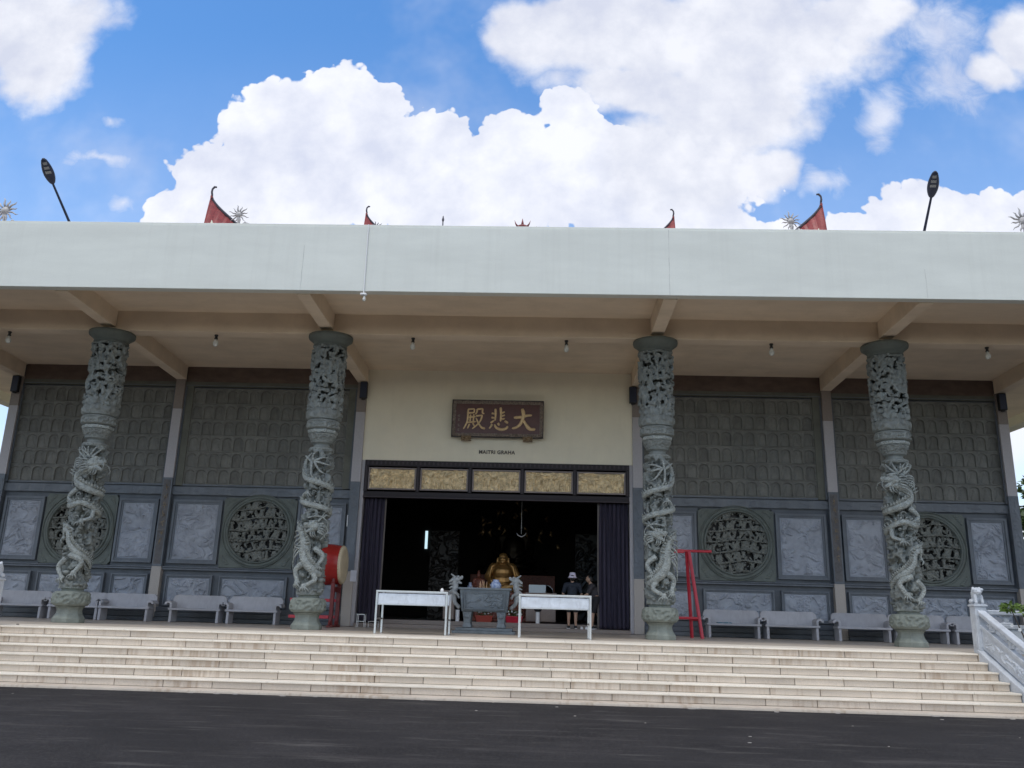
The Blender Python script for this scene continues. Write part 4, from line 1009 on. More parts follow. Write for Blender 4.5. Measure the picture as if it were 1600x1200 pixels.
for a, b_ in (((700, 408), (748, 418)), ((698, 468), (748, 474)), ((688, 545), (742, 505))): stroke(k, [a, b_], 28, 18)
for a, b_ in (((840, 405), (884, 388)), ((840, 448), (886, 434)), ((842, 492), (886, 482))): stroke(k, [a, b_], 26, 18)
stroke(k, [(712, 560), (695, 595), (672, 625)], 30, 18); stroke(k, [(745, 562), (770, 610), (840, 638), (905, 622), (928, 588)], 26, 28, 38)
stroke(k, [(790, 545), (812, 578)], 36, 26); stroke(k, [(882, 515), (930, 548)], 30, 34)
k.build('gold_character', 'goldp', BD, smooth=True)
k = MB()
for p in ([(372, 352), (465, 346)], [(462, 348), (460, 402)], [(378, 404), (466, 398)], [(364, 466), (484, 456)], [(350, 540), (492, 524)], [(412, 424), (406, 535)], [(456, 420), (452, 528)], [(402, 556), (376, 622)], [(446, 545), (470, 590)],
          [(502, 346), (496, 392), (478, 424)], [(500, 350), (582, 344)], [(578, 346), (574, 402), (602, 412)], [(484, 446), (580, 436)]): stroke(k, p, 24, 18)
stroke(k, [(376, 352), (372, 500), (345, 580), (318, 628)], 28, 18); stroke(k, [(574, 440), (545, 520), (495, 580), (438, 628)], 26, 16); stroke(k, [(486, 470), (525, 550), (570, 610), (618, 622)], 20, 30)
k.build('gold_character', 'goldp', BD, smooth=True)
k = MB()
rr_ = random.Random(2)
for y in (442, 500, 575, 640):
    for q in range(3): x = 240 + rr_.uniform(-8, 8); stroke(k, [(x, y + q * 13 - 14), (x + 26, y + q * 13 - 14 + rr_.uniform(-8, 8))], 9, 7)
    stroke(k, [(254, y - 20), (252, y + 20)], 9, 7)
k.build('small_inscription', 'plaque_f', BD, smooth=True)
for x in (-.94, .93):
    k = MB(); k.grid(-.15, .15, -.10, .04, 20, 10, lambda x, z: .03 * sm(0, .3, nz(x * 16, z * 20, 4)) + .03)
    k.box(-.15, .15, -.01, .1, -.10, .04); k.build('carved_foot', 'goldd', BD, loc=(x, -.03, -.58)) if 'goldd' in M else None
    if 'goldd' not in M:
        M['goldd'] = mat('dull gold carving', (.28, .19, .10), .5, metal=.2, var=.5, scale=14); k.build('carved_foot', 'goldd', BD, loc=(x, -.03, -.585))
def word(txt, size, ext, off=0):
    cu = bpy.data.curves.new('lettering', 'FONT'); cu.body = txt; cu.size = size; cu.extrude = ext; cu.offset = off; cu.align_x = 'CENTER'; cu.space_character = 1.08
    ob = bpy.data.objects.new('lettering_tmp', cu); COL.objects.link(ob); dg = bpy.context.evaluated_depsgraph_get()
    me = bpy.data.meshes.new_from_object(ob.evaluated_get(dg)); bpy.data.objects.remove(ob); return me
me = word('MAITRI GRAHA', .155, .008, .0035); me.materials.clear(); me.materials.append(M['letter'])
o = bpy.data.objects.new('wall_lettering', me); COL.objects.link(o); o.rotation_euler = (PI / 2, 0, 0); o.location = (-.005, 4.39, 5.145)
xs = [v.co.x for v in me.vertices]; o.scale = (1.10 / (max(xs) - min(xs)), 1, 1)
for v in list(me.vertices): pass
tag(o, 'dark grey capital letters on the cream wall under the name board', 'sign')

# ------------------------------------------------------------------ curtains
def curtain(x0, x1, name_lab, edge):
    root = empty('curtain', ((x0 + x1) / 2, 4.56, 0), label=name_lab, cat='curtain', group='violet curtains in the entrance')
    w_ = (x1 - x0) / 2; k = MB(); nx = 90
    k.grid(-w_, w_, .115, 3.735, nx, 30, lambda x, z: .045 * math.sin(x * 46 + 1.5 * math.sin(z * .8)) + .018 * math.sin(x * 103 + z * .6) + .012 * nz(x * 4, z * 1.2))
    k.build('drape', 'curtain', root, smooth=True, solid=.006, nrm=False)
    e = w_ * edge; k = MB(); k.grid(*sorted((e - .02 * edge, e + .045 * edge)), .115, 3.735, 3, 20, lambda x, z: .01 + .008 * math.sin(z * 2)); k.build('edging', 'curtain_l', root, smooth=True, solid=.008, nrm=False)
curtain(-3.97, -3.34, 'dark violet pleated curtain drawn to the left side of the entrance', 1)
curtain(3.10, 3.97, 'dark violet pleated curtain drawn to the right side of the entrance', -1)

# ------------------------------------------------------------------ steel offering tables
def table(x, lab, marks):
    root = empty('offering_table', (x, -1.1, 0), label=lab, cat='table', group='steel offering tables at the entrance'); W_ = .785
    for sx in (-1, 1):
        for y in (-.40, .40):
            k = MB(); k.box(sx * W_ - .022, sx * W_ + .022, y - .022, y + .022, .0, .895); k.build('leg', 'steel', root, bevel=.005)
        k = MB(); k.box(sx * W_ - .018, sx * W_ + .018, -.377, .377, .30, .335); k.build('side_rail', 'steel', root)
    k = MB(); k.box(-W_ - .023, W_ + .023, -.423, -.375, .896, .935); k.box(-W_ - .023, W_ + .023, .375, .423, .896, .935)
    for sx in (-1, 1): k.box(*sorted((sx * (W_ - .025), sx * (W_ + .023))), -.374, .374, .896, .935)
    k.build('top_rail', 'steel', root, bevel=.006)
    k = MB(); ph = marks
    k.grid(-W_ + .024, W_ - .024, .635, .872, 60, 10, lambda x, z: .006 * nz(x * 2.2, z * 3, ph) + .002 * nz(x * 9, z * 9, ph))
    k.build('front_panel', 'sheet', root, smooth=True, loc=(0, -.395, 0), solid=.006, nrm=False)
    k = MB(); k.box(-W_ + .02, W_ - .02, -.405, -.385, .62, .634); k.build('panel_lip', 'steel', root)
    k = MB(); k.box(-W_ + .024, W_ - .024, -.37, .37, .63, .645); k.build('tray_floor', 'sheet', root)
    k = MB(); k.box(-W_ + .024, W_ - .024, .376, .39, .646, .872); k.build('rear_panel', 'sheet', root)
    return root
table(-1.485, 'steel framed offering table left of the stone incense burner', 3.3)
table(1.715, 'steel framed offering table right of the stone incense burner', 9.1)
k = MB(); k.lathe([(0, 0), (.035, 0), (.04, .03), (.03, .06), (.012, .075), (0, .078)], 16, (-.82, -1.45, .936)); tag(k.build('oil_cup', 'white', smooth=True), 'small white cup on the right end of the left offering table', 'cup')

# ------------------------------------------------------------------ incense burner
BZ = empty('incense_burner', (.01, .95, 0), label='blue grey carved stone incense burner on a stepped base before the entrance', cat='incense burner')
k = MB(); k.box(-.78, .78, -.38, .38, 0, .06); k.box(-.70, .70, -.32, .32, .061, .13); k.build('base', 'burner', BZ, bevel=.01)
for sx in (-1, 1):
    for sy in (-1, 1):
        P = [(.085, .131), (.11, .15), (.10, .19), (.08, .24), (.085, .33), (.10, .42), (.115, .515)]
        k = MB()
        vs = []; n = len(P)
        for r, z in P: vs += [(sx * .42 - r, sy * .2 - r, z), (sx * .42 + r, sy * .2 - r, z), (sx * .42 + r, sy * .2 + r, z), (sx * .42 - r, sy * .2 + r, z)]
        fs = [(i * 4 + q, i * 4 + (q + 1) % 4, i * 4 + 4 + (q + 1) % 4, i * 4 + 4 + q) for i in range(n - 1) for q in range(4)] + [(0, 3, 2, 1), tuple((n - 1) * 4 + q for q in range(4))]
        k.add(vs, fs); k.ball((sx * .42, sy * .2 - .1 , .42), (.07, .03, .06), 10); k.build('leg', 'burner', BZ, bevel=.008)
def taper(x0, x1, z0, z1, y0, y1): 
    return [(-x0, -y0, z0), (x0, -y0, z0), (x0, y0, z0), (-x0, y0, z0), (-x1, -y1, z1), (x1, -y1, z1), (x1, y1, z1), (-x1, y1, z1)]
k = MB(); k.add(taper(.56, .62, .516, 1.06, .30, .34), [(3, 2, 1, 0), (0, 1, 5, 4), (1, 2, 6, 5), (2, 3, 7, 6), (3, 0, 4, 7), (4, 5, 6, 7)]); k.build('body', 'burner', BZ, bevel=.012)
k = MB(); frame(k, -.66, .66, -.375, .375, .075, 0, .05); k.v = [(x, z, 1.045 + y) for x, y, z in k.v]; k.build('rim', 'burner', BZ, bevel=.01)
k = MB(); fn = relief(55, .022, 2.2); k.grid(-.46, .46, .60, .97, 84, 36, lambda x, z: fn(x, z) * sm(0, .04, min(.46 - abs(x), z - .60, .97 - z)) + .04 * (z - .52) / .54)
frame(k, -.50, .50, .575, .99, .02, -.06, .0); frame(k, -.535, .535, .55, 1.01, .012, -.055, .0)
k.build('front_carving', 'burner', BZ, loc=(0, -.305, 0), nrm=False)
for sx in (-1, 1):
    k = MB()
    def q(x, y, z): return (sx * x, y, z)
    k.cap(q(.66, 0, .62), .05, q(.76, 0, .72), .05); k.cap(q(.76, 0, .72), .05, q(.80, 0, .90), .075); k.cap(q(.80, 0, .90), .075, q(.76, 0, 1.12), .07); k.cap(q(.76, 0, 1.12), .07, q(.78, 0, 1.24), .075)
    k.ball(q(.76, 0, 1.29), (.11, .085, .09)); k.cap(q(.72, 0, 1.31), .055, q(.62, 0, 1.33), .04); k.cap(q(.70, 0, 1.23), .045, q(.62, 0, 1.20), .022); k.ball(q(.61, 0, 1.355), .035)
    for e in (-1, 1):
        k.ball(q(.70, .055 * e, 1.36), .032); k.cap(q(.80, .05 * e, 1.36), .03, q(.88, .06 * e, 1.42), .015); k.cap(q(.84, .05 * e, 1.28), .04, q(.92, .06 * e, 1.22), .015)
        k.cap(q(.80, .06 * e, .98), .05, q(.68, .09 * e, .92), .03); k.cap(q(.68, .09 * e, .92), .03, q(.66, .09 * e, .86), .035)
    for w_ in range(5): k.cap(q(.86, 0, 1.28 - w_ * .09), .035, q(.93, 0, 1.25 - w_ * .09), .008)
    k.build('dragon_handle', 'burner_l', BZ, voxel=.009)
k = MB(); k.box(-.58, .58, -.30, .30, .98, 1.03); k.build('ash_bed', 'granite', BZ)
rr_ = random.Random(12)
for i in range(15):
    x = rr_.uniform(-.16, .10) if i < 11 else rr_.uniform(-.42, -.2); y = rr_.uniform(-.1, .15); h = rr_.uniform(.16, .28) if i < 11 else rr_.uniform(.06, .12)
    k = MB(); k.tube([(0, 0, 0), (rr_.uniform(-.01, .01), 0, h)], .0065, 6); o = k.build('incense_stick', 'incense', loc=(.01 + x, .95 + y, 1.03))
    tag(o, 'thin burning stick standing in the ash of the stone incense burner', 'incense stick', 'incense sticks in the stone burner')
k = MB(); k.lathe([(.05, 0), (.08, .01), (.13, .08), (.14, .16), (.10, .22), (.07, .25), (.085, .28), (.06, .28), (.05, .24), (0, .24)], 28); tag(k.build('porcelain_jar', 'porc', smooth=True, loc=(.26, 1.02, 1.031)), 'blue and white porcelain jar standing in the stone incense burner', 'jar')

# ------------------------------------------------------------------ red drum on its stand
DR = empty('red_drum', (-4.56, 2.8, 1.66), label='big red barrel drum with pale hide, beside the left entrance pilaster', cat='drum')
L2 = .50; pr = []
for q in range(13):
    t = -1 + q / 6; pr.append((.50 + .065 * (1 - t * t), t * L2))
k = MB(); k.lathe([(.0, -L2)] + pr + [(.0, L2)], 56, axis='x'); k.build('drum_body', 'red', DR, smooth=False)
DR.children[0].data.polygons.foreach_set('use_smooth', [len(p.vertices) == 4 for p in DR.children[0].data.polygons])
for s_ in (-1, 1):
    k = MB(); k.lathe([(0, s_ * (L2 + .035)), (.40, s_ * (L2 + .033)), (.475, s_ * (L2 + .025)), (.51, s_ * (L2 + .004)), (.516, s_ * (L2 - .055)), (.505, s_ * (L2 - .056)), (.0, s_ * (L2 - .02))], 56, axis='x'); k.build('drum_skin', 'skin', DR, smooth=True)
    k = MB()
    for q in range(44): a = 2 * PI * q / 44; k.ball((s_ * (L2 - .035), .522 * math.cos(a), .522 * math.sin(a)), .011, 6)
    k.build('studs', 'brass', DR)
k = MB(); k.lathe([(.04, 0), (.045, -.012), (.065, -.012), (.07, 0)], 28, (-.27, -.545, -.06), 'y'); k.lathe([(0, 0), (0.036, 0), (.036, -.004), (0, -.006)], 24, (-.27, -.55, -.06), 'y')
k = MB(); k.lathe([(.03, .02), (.038, -.012), (.068, -.012), (.075, .02)], 28, (-.30, -.555, -.06), 'y'); ring = k.build('ring_plate', 'white', DR, smooth=True)
k = MB(); k.lathe([(0, .0), (.034, .0), (.034, -.006), (0, -.012)], 24, (-.30, -.552, -.06), 'y'); k.build('ring_centre', 'black', ring)
DS = empty('drum_stand', (-4.56, 2.8, 0), label='dark and bright red timber stand carrying the big drum', cat='stand')
for s_ in (-1, 1):
    for y in (-.36, .36):
        k = MB(); k.box(s_ * .34 - .05, s_ * .34 + .05, y - .05, y + .05, .06, 1.16); k.build('post', 'red_d', DS, bevel=.01)
        k = MB(); k.lathe([(0, 1.161), (.045, 1.161), (.06, 1.19), (.03, 1.21), (.05, 1.25), (.02, 1.30), (0, 1.31)], 16, (s_ * .34, y, 0)); k.build('finial', 'red_d', DS, smooth=True)
    k = MB(); k.box(s_ * .34 - .075, s_ * .34 + .075, -.50, .50, 0, .058); k.build('foot', 'red_d', DS, bevel=.012)
    k = MB(); k.box(s_ * .34 - .045, s_ * .34 + .045, -.305, .305, .92, 1.06); k.build('cradle', 'red_d', DS, bevel=.01)
    for y in (-.36, .36):
        k = MB(); k.prism([(y - .17, .059), (y + .17, .059), (y + .10, .16), (y + .055, .30), (y - .055, .30), (y - .10, .16)], s_ * .34 - .028, s_ * .34 + .028, 'yz'); k.build('bracket', 'red_d', DS, bevel=.006)
for y in (-.36, .36):
    for z in (.26, .70): k = MB(); k.box(-.80, .285, y - .035, y + .035, z - .04, z + .04) if y < 0 else k.box(-.285, .285, y - .035, y + .035, z - .04, z + .04); k.build('rail', 'redp', DS, bevel=.008)

# ------------------------------------------------------------------ red bell stand on the right
RS = empty('bell_stand', (5.05, 2.05, 0), label='empty bright red tube A frame stand between the inner right column and the bench', cat='stand')
def rod(a, b_, r=.038): k = MB(); k.tube([a, b_], r, 14); return k
rod((-.86, 0, 2.22), (.86, 0, 2.22), .036).build('top_bar', 'redp', RS, smooth=False)
for s_ in (-1, 1):
    for y in (-.30, .30): rod((s_ * .16 + (.05 if y > 0 else .10) * s_, y * .12, 2.20), (s_ * (.34 + (.16 if y < 0 else .0)), y, 0), .046).build('leg', 'redp', RS)
    rod((s_ * .45, -.235, .46), (s_ * .30, .235, .46), .028).build('side_brace', 'redp', RS)
rod((-.42, -.235, .50), (.42, -.235, .50), .036).build('low_bar', 'redp', RS)
k = MB(); k.box(-.30, .14, -.05, .05, 2.16, 2.255); k.build('hanger_plate', 'redp', RS, bevel=.01)

# small things by the entrance
k = MB()
for x in (-.11, .11):
    for y in (-.10, .10): k.tube([(x, y, 0), (x * .9, y, .34)], .012, 8)
k.box(-.12, .12, -.12, .12, .335, .36); k.box(-.11, .11, -.11, -.09, .15, .17)
tag(k.build('metal_stool', 'steel', loc=(-3.62, 3.55, 0)), 'small grey metal stool at the foot of the left curtain', 'stool')
k = MB(); k.tube([(0, 0, 0), (0, 0, .16), (.28, 0, .17), (.28, 0, 0)], .012, 8); tag(k.build('boot_rail', 'steel', loc=(-3.4, 3.5, 0)), 'low bent grey metal rail beside the small stool', 'rail')
k = MB(); k.box(-.09, .09, -.004, 0, -.16, .16); tag(k.build('paper_notice', 'paper', loc=(-4.10, 4.325, 1.42)), 'white paper notice taped to the left entrance pilaster beside the drum', 'notice')
k = MB(); k.box(-.012, .012, -.03, 0, -.17, .17); tag(k.build('wall_tube', 'white', loc=(-4.40, 4.33, 3.02), bevel=.004), 'thin white tube fixed upright on the wall above the red drum', 'tube')
k = MB(); k.lathe([(0, 0), (.03, .0), (.028, .014), (0, .016)], 12); tag(k.build('floor_stud', 'black', loc=(-9.75, -2.5, 0)), 'small dark round stud in the porch floor near the left newel', 'stud')

# ------------------------------------------------------------------ inside the hall
def figure(name, prims, m, parent, vox=.012, loc=None):
    k = MB()
    for p in prims:
        if p[0] == 'c': k.cap(p[1], p[2], p[3], p[4])
        else: k.ball(p[1], p[2])
    return k.build(name, m, parent, voxel=vox, loc=loc)
AL = empty('altar_table', (.15, 7.6, .20), label='carved red altar carrying the laughing golden statue', cat='altar')
k = MB(); k.box(-1.25, 1.25, -.6, .6, .82, .92); k.build('table_top', 'altar', AL, bevel=.012)
k = MB(); fn = relief(91, .05, 2.0); k.grid(-1.18, 1.18, .02, .8, 130, 52, fn); k.box(-1.18, 1.18, .03, .5, 0, .819); k.build('carved_front', 'altar', AL, loc=(0, -.53, 0), nrm=False)
BU = empty('laughing_statue', (.15, 7.45, 1.125), label='golden pot bellied laughing statue seated on the altar', cat='statue')
B_ = [('b', (0, 0, .34), (.40, .33, .34)), ('b', (0, -.06, .62), (.34, .26, .26)), ('c', (-.30, 0, .80), .14, (.30, 0, .80), .14), ('b', (0, -.02, 1.08), (.165, .17, .19)), ('b', (0, -.10, 1.01), (.15, .11, .10)),
      ('c', (-.34, 0, .78), .13, (-.50, -.10, .48), .10), ('c', (-.50, -.10, .48), .10, (-.34, -.34, .34), .07), ('c', (.34, 0, .78), .13, (.52, -.08, .46), .10), ('c', (.52, -.08, .46), .10, (.40, -.34, .30), .07),
      ('c', (-.10, -.15, .14), .16, (-.52, -.26, .12), .13), ('c', (-.52, -.26, .12), .13, (-.20, -.46, .08), .08), ('c', (.10, -.15, .14), .16, (.55, -.22, .22), .14), ('c', (.55, -.22, .22), .14, (.42, -.45, .06), .09),
      ('c', (.17, -.02, 1.08), .04, (.18, -.02, .93), .045), ('c', (-.17, -.02, 1.08), .04, (-.18, -.02, .93), .045), ('c', (-.03, -.19, 1.04), .03, (.03, -.19, 1.04), .03), ('b', (0, -.19, 1.07), .03),
      ('b', (-.07, -.17, 1.03), .045), ('b', (.07, -.17, 1.03), .045), ('b', (0, -.17, .94), (.06, .05, .035))]
for sx in (-1, 1):
    for q_ in range(4): B_.append(('c', (sx * (.37 - .02 * q_), -.36, .33 - .02 * q_), .022, (sx * (.30 - .02 * q_), -.43, .29 - .02 * q_), .018))
figure('body', B_, 'budai', BU, .014)
k = MB()
for sx in (-1, 1): k.tube([(sx * .14, -.20, .95), (sx * .34, -.27, .80), (sx * .42, -.22, .5), (sx * .42, -.2, .2)], [.03, .045, .05, .06], 10)
k.tube([(-.27, -.33, .52), (0, -.405, .50), (.27, -.33, .52)], .018, 8); k.tube([(-.30, -.30, .34), (0, -.42, .24), (.30, -.30, .34)], .03, 8); k.build('robe_edge', 'budai', BU, smooth=True)
k = MB(); k.tube([(-.05, -.188, .985), (0, -.20, .965), (.05, -.188, .985)], .008, 6)
for sx in (-1, 1): k.tube([(sx * .035, -.178, 1.10), (sx * .065, -.178, 1.112), (sx * .095, -.165, 1.10)], .006, 6)
k.build('face_lines', 'frame', BU)
# attendant figure left of it, larger dim statue and halo behind
def seated(loc, s, lab, m='dimgold', nm='seated_statue'):
    root = empty(nm, loc, label=lab, cat='statue')
    P = [('b', (0, 0, .12), (.42, .30, .13)), ('b', (0, 0, .40), (.22, .17, .30)), ('c', (-.20, 0, .60), .09, (.20, 0, .60), .09), ('b', (0, 0, .84), (.11, .12, .14)), ('b', (0, 0, 1.0), (.07, .07, .09)),
         ('c', (-.24, 0, .58), .07, (-.30, -.10, .34), .055), ('c', (-.30, -.10, .34), .05, (-.06, -.24, .24), .04), ('c', (.24, 0, .58), .07, (.30, -.10, .34), .055), ('c', (.30, -.10, .34), .05, (.06, -.24, .24), .04)]
    P = [tuple([p[0]] + [tuple(v * s for v in a) if isinstance(a, tuple) else a * s for a in p[1:]]) for p in P]
    figure('body', P, m, root, .02 * s); return root
a_ = seated((-.62, 7.3, 1.125), .62, 'small reddish attendant statue at the left of the laughing statue', 'altar')
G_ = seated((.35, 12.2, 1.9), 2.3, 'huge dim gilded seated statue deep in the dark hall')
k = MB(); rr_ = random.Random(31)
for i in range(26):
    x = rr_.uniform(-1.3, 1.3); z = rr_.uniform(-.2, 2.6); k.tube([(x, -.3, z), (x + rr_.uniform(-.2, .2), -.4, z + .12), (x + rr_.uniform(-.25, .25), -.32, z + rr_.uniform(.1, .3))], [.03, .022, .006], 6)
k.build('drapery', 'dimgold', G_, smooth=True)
k = MB(); k.box(-1.6, 1.6, -.5, 1.0, -1.7, -.05); k.build('plinth', 'altar', G_, bevel=.02)
# pair of porcelain ornaments on the altar ends with glints
def vase(loc, lab, m='porc', s=1):
    k = MB(); k.lathe([(0, 0), (.05 * s, 0), (.09 * s, .08 * s), (.09 * s, .16 * s), (.04 * s, .24 * s), (.055 * s, .28 * s), (.03 * s, .27 * s), (0, .2 * s)], 24); return tag(k.build('vase', m, smooth=True, loc=loc), lab, 'vase')
vase((-.88, 7.2, 1.125), 'small porcelain vase at the left end of the altar'); vase((1.2, 7.3, 1.125), 'small pale vase at the right end of the altar', 'white', .8)
# red planters with flowers in front of the altar
def planter(x, lab, m):
    root = empty('flower_planter', (x, 5.35, .2), label=lab, cat='planter', group='red flower planters before the altar')
    k = MB(); k.add([(-.22, -.1, 0), (.22, -.1, 0), (.22, .1, 0), (-.22, .1, 0), (-.27, -.13, .2), (.27, -.13, .2), (.27, .13, .2), (-.27, .13, .2)], [(3, 2, 1, 0), (0, 1, 5, 4), (1, 2, 6, 5), (2, 3, 7, 6), (3, 0, 4, 7), (4, 5, 6, 7)]); k.build('planter_box', m, root, bevel=.01)
    k = MB(); f_ = MB(); rq = random.Random(int(x * 10))
    for q in range(60):
        a = rq.uniform(0, 6.28); r = rq.uniform(0, .2); h = rq.uniform(.2, .36); p = Vector((r * math.cos(a) * 1.2, r * math.sin(a) * .5, h)); t = Vector((rq.uniform(-1, 1), rq.uniform(-1, 1), rq.uniform(.0, .6))).normalized() * .06; n_ = t.orthogonal().normalized() * .02
        k.add([p - t, p + n_, p + t, p - n_], [(0, 1, 2, 3)])
    k.build('leaves', 'leaf_d', root)
    for q in range(9): f_.ball((rq.uniform(-.22, .22), rq.uniform(-.1, .02), rq.uniform(.24, .36)), .028, 8)
    f_.build('blossoms', 'petal', root)
planter(-.28, 'terracotta planter of flowers seen between the legs of the stone burner', 'pot'); planter(.62, 'crimson planter of flowers right of the stone burner legs', 'redp')
def cabinet(x, w_, h, lab):
    root = empty('wooden_cabinet', (x, 5.9, .2), label=lab, cat='cabinet', group='beige cabinets inside the entrance')
    k = MB(); k.box(-w_ / 2, w_ / 2, 0, .5, .05, h); k.build('carcass', 'cab', root, bevel=.01)
    for q in (-1, 1): k = MB(); k.box(*sorted((q * .008, q * (w_ / 2 - .02))), -.018, -.002, .07, h - .03); k.build('door', 'cab', root, bevel=.005)
    k = MB(); k.box(-w_ / 2 - .02, w_ / 2 + .02, -.03, .52, h + .001, h + .03); k.build('top', 'cab', root, bevel=.006)
cabinet(-1.42, .34, .88, 'narrow beige cabinet behind the left offering table'); cabinet(1.42, .92, .88, 'wide beige cabinet behind the right offering table')
for x, lab in ((-1.07, 'white cylinder stand beside the left dragon handle of the burner'), (1.33, 'white cylinder stand before the wide beige cabinet')):
    k = MB(); k.lathe([(0, 0), (.06, 0), (.06, .34), (0, .34)], 24); o = k.build('paper_roll_holder', 'white', loc=(x, 5.2, .2), bevel=.006); tag(o, lab, 'stand')
    k = MB(); k.lathe([(.055, .341), (.10, .37), (.12, .42), (.11, .47), (.06, .50), (0, .51)], 24); k.build('black_bowl', 'black', o, smooth=True)
k = MB(); k.box(-.38, .14, -.1, .1, 0, .24); 
for q in range(8):
    a0, a1 = PI / 2 * q / 8, PI / 2 * (q + 1) / 8
    k.prism([(.141, 0), (.141 + .24 * math.sin(a1), 0), (.141 + .24 * math.sin(a1), .24 * math.cos(a1)), (.141 + .24 * math.sin(a0), .24 * math.cos(a0)), (.141, .24 * math.cos(a0))], -.1, .1)
tag(k.build('donation_box', 'glass', loc=(1.42, 6.1, 1.112)), 'pale see through box with a rounded end on the wide cabinet', 'box')
# wall panelling, pillars in the dark, hanging lamps
for x in (-4.6, 4.9):
    M['hallscr'] = M.get('hallscr') or mat('dim carved timber', (.010, .008, .006), .5, var=.5, scale=6)
    k = MB(); k.lathe([(.34, 0), (.34, .3), (.26, .34), (.26, 5.8)], 28, (x, 9.5, .2)); tag(k.build('hall_pillar', 'hallp' if 'hallp' in M else 'dark', smooth=False), 'dark round pillar inside the hall on the %s' % ('left' if x < 0 else 'right'), 'pillar', 'dark pillars inside the hall')
HL = empty('hanging_lamp', (.75, 6.6, 0), label='dim hanging lamp with a curved dish on a long pale cord', cat='lamp')
k = MB(); k.tube([(0, 0, 2.95), (0, 0, 5.98)], .008, 6); k.build('cord', 'white', HL)
k = MB(); k.tube([(-.15, 0, 2.98), (-.10, 0, 2.9), (0, 0, 2.86), (.10, 0, 2.9), (.15, 0, 2.98)], .016, 8); k.build('dish', 'steel', HL, smooth=True)
LT = empty('slit_window', (-3.55, 15.9, 3.4), label='narrow lit window slit glowing in the dark hall', cat='window')
k = MB(); k.box(-.055, .055, 0, .02, -.38, .38); k.build('pane', mat('daylit pane', (.6, .75, .8), .5, emit=(.62, .85, .95, 1.0)), LT)
k = MB(); frame(k, -.08, .08, -.41, .41, .02, -.02, .03); k.build('window_frame', 'black', LT)
M['glint'] = mat('glint gilt', (.22, .14, .06), .35, metal=.6, var=.7, scale=9)  # for gold pieces added to give faint glints in the dark hall
CN = empty('glint_cluster', (.45, 8.6, 0), label='cluster of dim gold pieces added as glints high above the laughing statue', cat='ornament'); k = MB(); rr_ = random.Random(9)
for i in range(22):
    x = rr_.uniform(-1.2, 1.5); z = 4.1 - abs(x) * .5 + rr_.uniform(-.7, .4); k.tube([(x, 0, z), (x + rr_.uniform(-.1, .1), -.08, z - .12), (x + rr_.uniform(-.14, .14), 0, z - rr_.uniform(.16, .3))], [.03, .06, .012], 6)
k.build('glint_piece', 'glint', CN, smooth=True)
for x, lab in ((-2.0, 'tall dim carved screen in the hall to the left of the laughing statue'), (3.1, 'tall dim carved screen in the hall to the right, behind the visitors')):
    k = MB(); fn = relief(x + 40, .06, 1.6); k.grid(-.5, .5, .02, 3.0, 50, 140, fn); k.box(-.5, .5, .03, .12, 0, 3.02); o = k.build('carved_screen', 'hallscr' if 'hallscr' in M else 'dark', loc=(x, 9.2, .2), nrm=False); tag(o, lab, 'screen', 'carved screens inside the hall')
